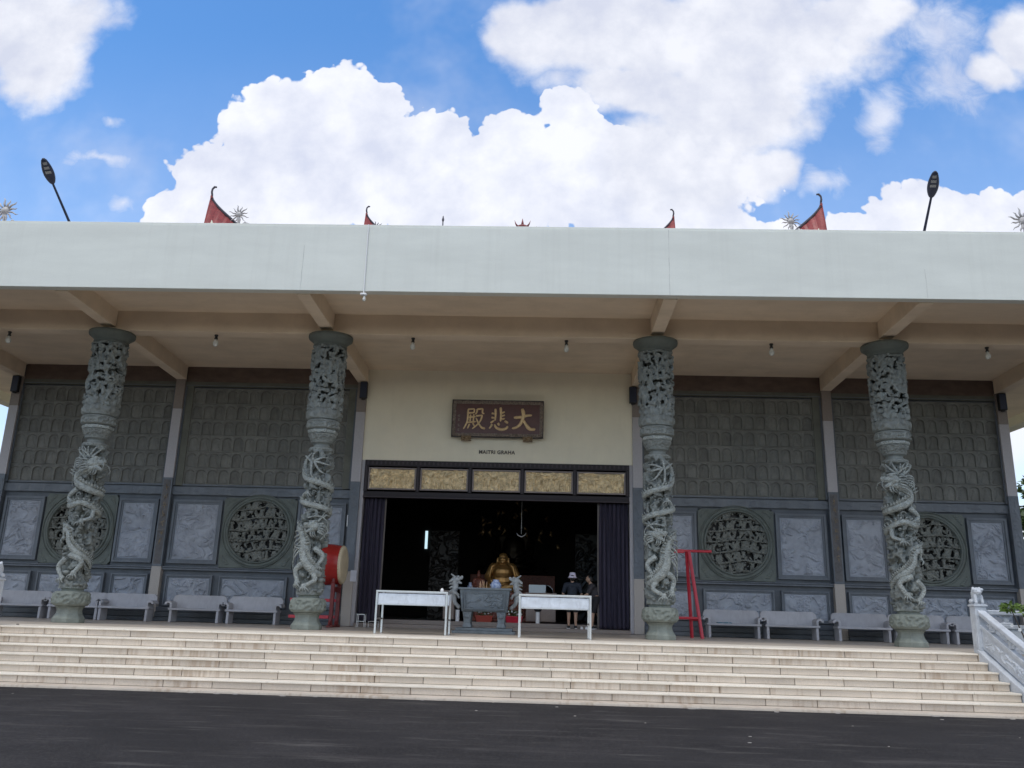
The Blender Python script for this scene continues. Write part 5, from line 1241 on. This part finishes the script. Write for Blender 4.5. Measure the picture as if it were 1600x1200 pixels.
# two visitors
def person(name_lab, loc, rz, lean, hat, top, arms, stride):
    root = empty('person', loc, rz, label=name_lab, cat='person')
    H = 1.55; hipz = .80; lx = math.sin(lean); lz = math.cos(lean)
    def T(x, y, z): return (x, y * 1 - (z - hipz) * lx if z > hipz else y, hipz + (z - hipz) * lz if z > hipz else z)   # leans towards -y (its front)
    P = []
    P += [('c', (-.07, 0, .86), .115, (.07, 0, .86), .115), ('c', T(0, 0, .92), .125, T(0, 0, 1.12), .13), ('c', T(-.13, 0, 1.23), .075, T(.13, 0, 1.23), .075), ('c', T(0, 0, 1.22), .06, T(0, -.01, 1.34), .05),
          ('b', T(0, -.015, 1.44), (.075, .092, .105)), ('b', T(0, -.10, 1.43), (.014, .02, .018)), ('c', T(0, -.08, 1.385), .022, T(0, -.085, 1.375), .02)]
    for s_ in (-1, 1): P.append(('b', T(s_ * .078, 0, 1.44), (.012, .022, .032)))
    for s_ in (-1, 1):
        fy = stride * s_
        P += [('c', (s_ * .09, 0, .80), .085, (s_ * .10, -fy * .5 - .01, .45), .058), ('c', (s_ * .10, -fy * .5 - .01, .45), .055, (s_ * .10, fy * .2 - fy * .9, .10), .035), ('c', (s_ * .10, -fy * .7, .05), .036, (s_ * .115, -fy * .7 - .13, .035), .032)]
        sh = Vector(T(s_ * .19, 0, 1.23)); el, ha = [Vector(v) for v in arms[0 if s_ < 0 else 1]]
        P += [('c', tuple(sh), .052, tuple(el), .038), ('c', tuple(el), .037, tuple(ha), .026)]
        d = (ha - el).normalized(); side = d.cross(Vector((0, 0, 1))); side = side.normalized() if side.length > .05 else Vector((1, 0, 0))
        pm = ha + d * .05; P.append(('c', tuple(ha), .028, tuple(pm), .032))
        for f_ in range(4):
            b0 = pm + side * (f_ - 1.5) * .018 + d * .02; l_ = (.045, .055, .05, .038)[f_]; P += [('c', tuple(b0), .0095, tuple(b0 + d * l_ + Vector((0, 0, -.012))), .008)]
        P.append(('c', tuple(ha + side * .02), .012, tuple(ha + side * .05 + d * .04), .009))
    figure('body', P, 'skinp', root, .0085)
    C = [('c', T(0, 0, .88), .145, T(0, 0, 1.10), .145), ('c', T(-.13, 0, 1.225), .09, T(.13, 0, 1.225), .09), ('b', T(0, 0, .87), (.18, .15, .08))]
    for s_ in (-1, 1):
        sh = Vector(T(s_ * .19, 0, 1.23)); el = Vector(arms[0 if s_ < 0 else 1][0]); C.append(('c', tuple(sh), .072, tuple(sh.lerp(el, .75)), .062))
    figure('shirt', C, top, root, .014)
    C = [('c', (-.07, 0, .84), .13, (.07, 0, .84), .13)]
    for s_ in (-1, 1): C.append(('c', (s_ * .09, 0, .80), .105, (s_ * .10, -stride * s_ * .42 - .01, .52), .088))
    figure('shorts', C, 'shorts', root, .014)
    for s_ in (-1, 1):
        fy = -stride * s_ * .7; k = MB(); k.cap((s_ * .10, fy + .03, .045), .045, (s_ * .115, fy - .15, .038), .04); sh_ = k.build('shoe', 'black', root, smooth=True)
        k = MB(); k.box(s_ * .1 - .045, s_ * .115 + .045, fy - .19, fy + .07, 0, .022); k.build('sole', 'white', sh_, bevel=.01)
    if hat:
        k = MB(); hc = T(0, 0, 1.47); k.lathe([(.135, -.03), (.095, .035), (.088, .10), (.07, .125), (0, .13), (0, .12), (.065, .115), (.08, .09), (.09, .03), (.128, -.035)], 28, hc); k.build('bucket_hat', 'hat', root, smooth=True)
    k = MB(); k.ball(T(0, .022, 1.462), (.084, .090, .098)); k.ball(T(0, .055, 1.41), (.065, .05, .07)); k.build('hair', 'hair', root, smooth=True)
    return root
person('person seen from behind in a pale bucket hat, dark patterned shirt and shorts', (2.33, 4.56, .10), PI, .05, True, 'cloth', (((-.27, -.02, .98), (-.25, -.14, .80)), ((.27, -.02, .98), (.22, -.16, .84))), .03)
person('person in profile leaning left, dark grey shirt and shorts, reaching to the first visitor', (3.02, 4.62, .10), -PI / 2, .30, False, 'cloth2', (((-.20, -.26, .98), (-.14, -.42, .86)), ((.20, -.26, .98), (.12, -.44, .88))), .17)
for q, x in enumerate((2.60, 2.73)):
    k = MB(); k.cap((0, .05, .035), .038, (0, -.11, .03), .034); k.box(-.04, .04, -.15, .09, -.005, .014)
    tag(k.build('loose_shoe', 'white', loc=(x, 4.42, .106)), 'pale empty shoe on the sill between the two visitors, the %s of its pair' % ('left' if q == 0 else 'right'), 'shoe', 'pair of pale shoes')

# ------------------------------------------------------------------ balustrades beside the steps
def baluster_set(sx, lab):
    root = empty('stone_balustrade', (sx * (10.17 if sx > 0 else 10.03), YS, 0), label=lab, cat='balustrade')
    sl = RIS / GO
    def newel(y, z, h, name='newel_post'):
        k = MB(); k.box(-.115, .115, y - .115, y + .115, z, z + h); p = k.build(name, 'whitest', root, bevel=.012)
        k = MB()
        for s_ in (-1, 1): k.box(-.075, .075, *sorted((y + s_ * .116, y + s_ * .124)), z + .12, z + h - .12)
        for s_ in (-1, 1): k.box(*sorted((s_ * .116, s_ * .124)), y - .075, y + .075, z + .12, z + h - .12)
        k.build('sunk_panel', 'whitest', p, bevel=.004)
        k = MB(); k.box(-.135, .135, y - .135, y + .135, z + h, z + h + .035); k.box(-.12, .12, y - .12, y + .12, z + h + .036, z + h + .055); k.build('post_cap', 'whitest', p, bevel=.008)
        b = z + h + .056
        C = [('b', (0, y + .03, b + .07), (.07, .085, .075)), ('c', (0, y + .03, b + .06), .07, (0, y - .01, b + .17), .058), ('b', (0, y - .03, b + .215), (.07, .068, .065)), ('b', (0, y - .095, b + .195), (.042, .035, .032)), ('b', (0, y - .09, b + .165), (.035, .03, .014))]
        for s_ in (-1, 1):
            C += [('c', (s_ * .045, y - .05, b + .13), .026, (s_ * .05, y - .075, b + .02), .024), ('b', (s_ * .075, y + .04, b + .04), (.035, .05, .04)), ('b', (s_ * .05, y - .01, b + .265), .022), ('b', (s_ * .032, y - .085, b + .235), .014)]
            for q in range(5): a = q * .55; C.append(('b', (s_ * .068 * math.cos(a * .5), y - .0 + .03 * q - .05, b + .24 - .03 * q), .026))
        k = MB()
        for c_ in C: k.cap(*c_[1:]) if c_[0] == 'c' else k.ball(*c_[1:])
        k.v = [(x * 1.25, y + (yy - y) * 1.2, b + (zz - b) * 1.15) for x, yy, zz in k.v]
        k.build('lion_finial', 'whitest', p, voxel=.008)
    newel(-.02 + .12, 0, .90); ys2 = -2.05
    newel(ys2, ys2 * sl - .02, .90)
    def slope(y0, y1, za, zb_, x0, x1, name, bev=.01):
        k = MB(); k.add([(x, y, y * sl + z) for x in (x0, x1) for y in (y0, y1) for z in (za, zb_)], [(0, 1, 3, 2), (4, 6, 7, 5), (0, 4, 5, 1), (2, 3, 7, 6), (0, 2, 6, 4), (1, 5, 7, 3)]); return k.build(name, 'whitest', root, bevel=bev)
    a0, a1 = -.02, ys2 + .118
    slope(a0, a1, .74, .84, -.075, .075, 'handrail', .02); slope(a0, a1, .48, .56, -.06, .06, 'middle_rail'); slope(a0, a1, .10, .479, -.04, .04, 'carved_panel')
    slope(a0 + .05, ys2 - .1, -.28, .06, -.14, .14, 'kerb', .012)
    k = MB(); fn = relief(66 + sx, .03, 2.6)
    k.grid(-.5 * (a0 - a1) + .1, .5 * (a0 - a1) - .1, -.12, .12, 110, 18, lambda x, z: fn(x, z) * sm(0, .04, min(.12 - abs(z), .5 * (a0 - a1) - .1 - abs(x))))
    ym = (a0 + a1) / 2; k.v = [(-sx * (.0405 - y), ym - x, (ym - x) * sl + .29 + z) for x, y, z in k.v]; k.build('panel_carving', 'whitest', root, nrm=False)
    for q in range(3):
        y = a0 + (a1 - a0) * (q + .5) / 3; z = y * sl + .65
        k = MB(); k.ball((0, y, z - .07), (.045, .14, .035)); k.ball((0, y, z), (.04, .06, .085)); k.ball((0, y + .1, z + .03), (.03, .06, .03)); k.ball((0, y - .1, z - .03), (.03, .06, .03)); k.ball((0, y, z + .075), (.045, .10, .02)); k.build('cloud_block', 'whitest', root, smooth=True)
    # level run along the porch edge
    xa, xb = sx * .118, sx * 4.2
    for z0, z1, w_, nm, bv in ((.74, .84, .075, 'level_handrail', .02), (.48, .56, .06, 'level_middle_rail', .01), (.0, .10, .09, 'level_foot_rail', .01), (.101, .479, .04, 'level_panel', .004)):
        k = MB(); k.box(*sorted((xa, xb)), .10 - w_, .10 + w_, z0, z1); k.build(nm, 'whitest', root, bevel=bv)
    for q in range(5):
        x = lerp(xa, xb, (q + .5) / 5); k = MB(); k.ball((x, .10, .58), (.14, .045, .035)); k.ball((x, .10, .65), (.06, .04, .085)); k.ball((x, .10, .73), (.10, .045, .02)); k.build('cloud_block', 'whitest', root, smooth=True)
baluster_set(1, 'pale carved stone balustrade with a lion newel running down the right of the steps')
baluster_set(-1, 'pale carved stone balustrade at the far left end of the steps')

# ------------------------------------------------------------------ plants and trees
def leafy(mb, c, r, n, size, rq, droop=.2):
    for q in range(n):
        d = Vector((rq.gauss(0, 1), rq.gauss(0, 1), rq.gauss(0, 1))).normalized(); p = Vector(c) + Vector((d.x * r[0], d.y * r[1], d.z * r[2])) * rq.uniform(.35, 1) ** .6
        t = (d + Vector((rq.uniform(-.8, .8), rq.uniform(-.8, .8), rq.uniform(-.6, .5) - droop))).normalized() * size * rq.uniform(.6, 1.3); n_ = t.cross(Vector((rq.uniform(-1, 1), rq.uniform(-1, 1), rq.uniform(-1, 1)))).normalized() * size * .32
        mb.add([p - t * .5, p + n_ - t * .05, p + t * .6, p - n_ - t * .05], [(0, 1, 2, 3)])
rq = random.Random(17)
PL = empty('flowering_shrub', (10.95, -3.75, GZ), label='bright green shrub with small white flowers beside the right balustrade', cat='shrub')
k = MB(); tips = []
for q in range(9):
    a = rq.uniform(0, 6.28); h = rq.uniform(1.5, 1.95); r = rq.uniform(.15, .55); tip = (r * math.cos(a), r * math.sin(a) * .7, h); tips.append(tip)
    k.tube([(rq.uniform(-.06, .06), rq.uniform(-.06, .06), 0), (tip[0] * .35, tip[1] * .35, h * .5), tip], [.022, .016, .008], 7)
k.build('stems', 'bark', PL)
k = MB()
for t in tips: leafy(k, t, (.20, .18, .10), 80, .10, rq)
leafy(k, (.15, 0, 1.82), (.45, .3, .14), 240, .11, rq); k.build('leaves', 'leaf', PL)
k = MB()
for q in range(26):
    t = rq.choice(tips); c_ = (t[0] + rq.uniform(-.14, .14), t[1] + rq.uniform(-.2, .05), t[2] - rq.uniform(.05, .75))
    for p_ in range(5): a = p_ * 1.257; k.ball((c_[0] + .02 * math.cos(a), c_[1], c_[2] + .02 * math.sin(a)), (.016, .008, .016), 6)
k.build('blossoms', 'petal', PL)
def tree(x, y, h, cr, seed, lab, grp=None):
    rq = random.Random(seed); root = empty('tree', (x, y, GZ), label=lab, cat='tree', group=grp)
    k = MB(); k.tube([(0, 0, 0), (.1, .05, h * .3), (-.05, .1, h * .6)], [h * .035, h * .026, h * .018], 10); ends = []
    for q in range(9):
        a = q * .7 + rq.uniform(-.3, .3); z = h * rq.uniform(.55, .95); e = (cr * rq.uniform(.35, .85) * math.cos(a), cr * rq.uniform(.35, .85) * math.sin(a), z); ends.append(e)
        k.tube([(0, 0, h * .35), (e[0] * .5, e[1] * .5, lerp(h * .4, z, .5)), e], [h * .014, h * .009, h * .003], 7)
    k.build('trunk', 'bark', root)
    k = MB()
    for e in ends:
        for s_ in range(3): c_ = (e[0] + rq.uniform(-.3, .3) * cr, e[1] + rq.uniform(-.3, .3) * cr, e[2] + rq.uniform(-.25, .25) * cr); r = cr * rq.uniform(.2, .36); leafy(k, c_, (r, r, r * .65), 260, cr * .085, rq)
    k.build('crown', 'leaf_d', root)
for i, (x, y, h, cr, lab) in enumerate(((22.2, 13, 6.6, 2.1, 'green tree at the right edge beyond the corner of the hall'), (30, 24, 9.5, 4.0, 'second green tree standing behind the first at the right'),
        (20.6, 10.5, 3.9, 1.5, 'low bushy tree nearest the right corner of the hall'), (-33, 20, 5.6, 3.2, 'low tree beyond the left corner of the hall'), (-42, 30, 6.5, 4.0, 'far tree at the left behind the hall'))):
    tree(x, y, h, cr, 50 + i, lab)

# ------------------------------------------------------------------ lamps and roof ornaments above the fascia
def street_lamp(base, mid, neck, tip, lab):
    root = empty('street_lamp', base, label=lab, cat='street lamp', group='street lamps above the roof'); B = Vector(base)
    k = MB(); k.tube([(0, 0, 0), Vector(mid) - B, Vector(neck) - B], [.04, .035, .028], 12); k.build('pole', 'lamp', root)
    a = Vector(neck) - B; b_ = Vector(tip) - B; d = (b_ - a).normalized(); L_ = (b_ - a).length
    toc = Vector((1.35, -20.8, .6)) - Vector(neck); side = d.cross(toc).normalized(); dn = side.cross(d).normalized()
    dn = (dn * .95 + Vector((0, 0, -.3))).normalized(); dn = (dn - d * dn.dot(d)).normalized(); side = d.cross(dn).normalized()
    def wd(t): return .032 + .10 * math.sin(PI * min(1, max(0, t ** .85)) * .96) ** .8 if 0 < t < 1 else .03
    k = MB(); n = 16; vs = []
    for i in range(n + 1):
        t = i / n; w_ = wd(t) if i not in (n,) else .03
        for q in range(12):
            th = 2 * PI * q / 12; vs.append(a + d * L_ * t + side * w_ * math.cos(th) + dn * .045 * math.sin(th) * (1 if i not in (0, n) else .5))
    fs = [(i * 12 + q, i * 12 + (q + 1) % 12, (i + 1) * 12 + (q + 1) % 12, (i + 1) * 12 + q) for i in range(n) for q in range(12)] + [tuple(range(12))[::-1], tuple(n * 12 + q for q in range(12))]
    k.add(vs, fs); hd = k.build('lamp_head', 'lamp', root, smooth=True)
    for t in (.50, .67, .84):
        c_ = a + d * L_ * t + dn * .047; w_ = wd(t) * .52; l_ = L_ * .048; k = MB(); P = [c_ + side * sx_ * w_ + d * sd_ * l_ + dn * h_ for h_ in (-.004, .008) for sx_, sd_ in ((-1, -1), (1, -1), (1, 1), (-1, 1))]
        k.add(P, [(0, 3, 2, 1), (4, 5, 6, 7), (0, 1, 5, 4), (1, 2, 6, 5), (2, 3, 7, 6), (3, 0, 4, 7)]); k.build('led_panel', 'led', hd)
street_lamp((-11.15, .6, 8.75), (-11.43, -.5, 10.32), (-11.58, -1.25, 11.05), (-11.50, -1.95, 11.40), 'dark street lamp leaning left over the left end of the fascia')
street_lamp((11.1, .6, 8.75), (11.15, -.5, 10.32), (11.08, -1.2, 10.93), (10.88, -1.95, 11.25), 'dark street lamp standing over the right end of the fascia')
def roof_corner(x, y, z, s, sx, lab, base):
    """swept hip corner ending in a curled tip; sx says which way the hips runs back"""
    root = empty('roof_corner', (x, y, base), label=lab, cat='roof', group='upturned red roof corners behind the fascia'); Z = z - base
    cur = [(0, 0), (.02, -.15), (.18, -.36), (.48, -.62), (.9, -.93), (1.3, -1.10), (2.0, -1.3)]
    H = spline([(a * s, b_ * s) for a, b_ in cur], 5)
    def hip(i): a, b_ = H[i]; return Vector((sx * a, a * .55, Z + b_))
    n = len(H); k = MB()
    k.tube([hip(i) + Vector((0, 0, .02)) for i in range(n)], [s * (.03 + .02 * min(1, i / 14)) for i in range(n)], 8)
    T_ = [Vector((sx * (.03 + .10 * math.sin(q * .5)) * s, 0, Z + (.10 - .10 * math.cos(q * .5)) * s + .02 * q * s)) for q in range(6)]
    T_ = [Vector((0, 0, Z)), Vector((-sx * .02 * s, 0, Z + .10 * s)), Vector((-sx * .01 * s, 0, Z + .20 * s)), Vector((sx * .05 * s, 0, Z + .27 * s)), Vector((sx * .11 * s, 0, Z + .26 * s))]
    k.tube(T_, [.032 * s, .032 * s, .03 * s, .034 * s, .028 * s], 8); k.build('ridge_tip', 'roofdark', root, smooth=True)
    k = MB(); vs = []; m_ = 14
    st0 = 0
    for i in range(st0, n):
        h = hip(i)
        for q in range(m_ + 1):            # tiled face under the hip, flaring out towards the eave
            t = q / m_; bot = Vector((h.x * .86 - sx * .06 * s, -.22 * s, Z - 1.72 * s)); vs.append(h.lerp(bot, t) + Vector((0, -.025 * s * abs(math.sin(h.x / s * 16)) - .03 * s * math.sin(t * PI), 0)))
    r_ = m_ + 1; fs = [(i * r_ + q, (i + 1) * r_ + q, (i + 1) * r_ + q + 1, i * r_ + q + 1) for i in range(n - st0 - 1) for q in range(m_)]
    k.add(vs, fs)
    k.build('front_slope', 'roofred', root, solid=.04)
    k = MB(); vs = []
    for i in range(st0, n):
        h = hip(i)
        for q in range(m_ + 1): t = q / m_; vs.append(h.lerp(Vector((0.02 * sx, h.y + 1.2 * s * t * min(1, i / n), max(.05, h.z - .9 * s * t))), t))
    k.add(vs, fs); k.build('side_slope', 'roofred', root, solid=.05)
    # rafters end: cream gable block and post under the corner so that it stands on the roof deck
    k = MB(); k.prism([(sx * .16 * s, Z - 1.5 * s), (sx * .26 * s, Z - 1.02 * s), (sx * .42 * s, Z - 1.5 * s)], -.42 * s, -.34 * s); k.build('gable_plate', 'cream', root)
    k = MB(); k.box(*sorted((sx * .15 * s, sx * 2.0 * s)), .1, .6, 0, Z - 1.66 * s); k.build('support_wall', 'cream', root)
roof_corner(-8.75, 2.0, 12.47, 1.0, 1, 'large upturned red roof corner left of centre above the fascia', 8.752)
roof_corner(9.45, 2.0, 12.42, 1.0, -1, 'large upturned red roof corner right of centre above the fascia', 8.752)
roof_corner(-5.40, 8.0, 14.92, .95, 1, 'small distant red roof corner left of the sun crest', 8.752)
roof_corner(6.10, 8.0, 14.92, .95, -1, 'small distant red roof corner right of the sun crest', 8.752)
roof_corner(-15.75, 2.0, 11.78, .55, 1, 'tip of a red roof corner at the left edge under a sun ornament', 8.752)
def sun_orn(x, y, z, s, lab, base, m='sun', n=12, grp='ceramic sun ornaments on the roof'):
    root = empty('sun_ornament', (x, y, base), label=lab, cat='ornament', group=grp); Z = z - base
    k = MB(); k.lathe([(0, .05 * s), (.11 * s, .04 * s), (.14 * s, 0), (.11 * s, -.04 * s), (.06 * s, -.07 * s), (0, -.08 * s)], 24, (0, 0, Z), 'y'); k.build('disc', m, root, smooth=True)
    for i in range(n):
        a = 2 * PI * i / n + .2; c_ = Vector((math.cos(a), 0, math.sin(a))); t_ = Vector((-math.sin(a), 0, math.cos(a)))
        k = MB(); L_ = s * (.34 if i % 2 else .27); k.tube([Vector((0, 0, Z)) + c_ * .12 * s, Vector((0, 0, Z)) + c_ * (.12 * s + L_ * .4) + t_ * .025 * s, Vector((0, 0, Z)) + c_ * (.12 * s + L_ * .75) - t_ * .01 * s, Vector((0, 0, Z)) + c_ * (.12 * s + L_) + t_ * .02 * s], [.04 * s, .036 * s, .024 * s, .004], 8, flat=.7); k.build('ray', m, root, smooth=True)
    k = MB(); k.tube([(0, 0, 0), (0, 0, Z - .12 * s)], .03, 8); k.build('stem', m, root)
    k = MB(); k.ball((.35 * s, 0, Z - .42 * s), (.16 * s, .07, .05 * s)); k.ball((.30 * s, 0, Z - .36 * s), .05 * s); k.tube([(.02, 0, Z - .7 * s), (.15 * s, 0, Z - .5 * s), (.3 * s, 0, Z - .43 * s)], .03 * s, 6); k.build('cloud_scroll', m, root, smooth=True)
sun_orn(-7.90, 2.1, 11.88, .72, 'pale spiky sun ornament beside the large left red roof corner', 8.752)
sun_orn(8.57, 2.1, 11.86, .72, 'pale spiky sun ornament beside the large right red roof corner', 8.752)
sun_orn(-15.05, 2.0, 11.88, .95, 'pale spiky sun ornament at the left edge of the roof', 8.752)
sun_orn(15.22, 2.0, 11.90, .95, 'pale spiky sun ornament at the right edge of the roof', 8.752)
sun_orn(-5.0, 8.0, 14.30, .60, 'dark spiked ornament half hidden behind the fascia, left of centre', 8.752, 'roofdark')
CS = empty('sun_crest', (.64, 3.0, 8.752), label='dark red crest with five spikes at the centre of the roof edge', cat='ornament')
k = MB(); Q = []
for i in range(25): a = PI * i / 24; Q.append((.26 * math.cos(a), 0, 3.16 + .26 * math.sin(a) - .12))
k.tube(Q, .045, 8); k.build('arc', 'sunred', CS, smooth=True)
for a_ in (-12, 25, 57, 90, 123, 155, 192):
    a = R(a_); c_ = Vector((math.cos(a), 0, math.sin(a))); o_ = Vector((0, 0, 3.04)); t_ = Vector((-math.sin(a), 0, math.cos(a))) * (1 if a_ < 90 else -1 if a_ > 90 else 0)
    k = MB(); k.tube([o_ + c_ * .27, o_ + c_ * .38 - t_ * .0, o_ + c_ * .50 + t_ * .03], [.05, .03, .004], 8, flat=.7); k.build('spike', 'sunred', CS, smooth=True)
k = MB(); k.box(-.30, .30, -.06, .06, 0, 3.0); k.build('crest_base', 'cream', CS)
LR = empty('lightning_rod', (-1.83, 3.0, 8.752), label='thin rod with an arrow shaped tip standing behind the fascia left of centre', cat='rod')
k = MB(); k.tube([(0, 0, 0), (0, 0, 3.58)], .018, 8); k.build('rod', 'roofdark', LR)
k = MB(); k.lathe([(0.0, 3.62), (.018, 3.56), (.04, 3.46), (.018, 3.40), (0, 3.38)], 10); k.build('tip', 'roofdark', LR)
k = MB(); k.ball((-.35, 0, 3.15), (.14, .05, .05)); k.tube([(-.3, 0, 0), (-.3, 0, 3.12)], .02, 6); k.build('small_scroll', 'roofdark', LR)
for x, h, lab in ((3.1, 3.25, 'tiny dark spike on the roof edge right of the sun crest'), (4.28, 3.28, 'second tiny dark spike on the roof edge, nearer the right red corner'), (5.35, 3.24, 'third tiny dark spike, just left of the small right red corner')):
    k = MB(); k.tube([(0, 0, 0), (0, 0, h - .1), (0, 0, h)], [.02, .02, .004], 6); k.ball((0, 0, h - .12), (.06, .03, .03), 8); tag(k.build('roof_spike', 'roofdark', loc=(x, 3.0, 8.752)), lab, 'ornament', 'small dark spikes on the roof edge')
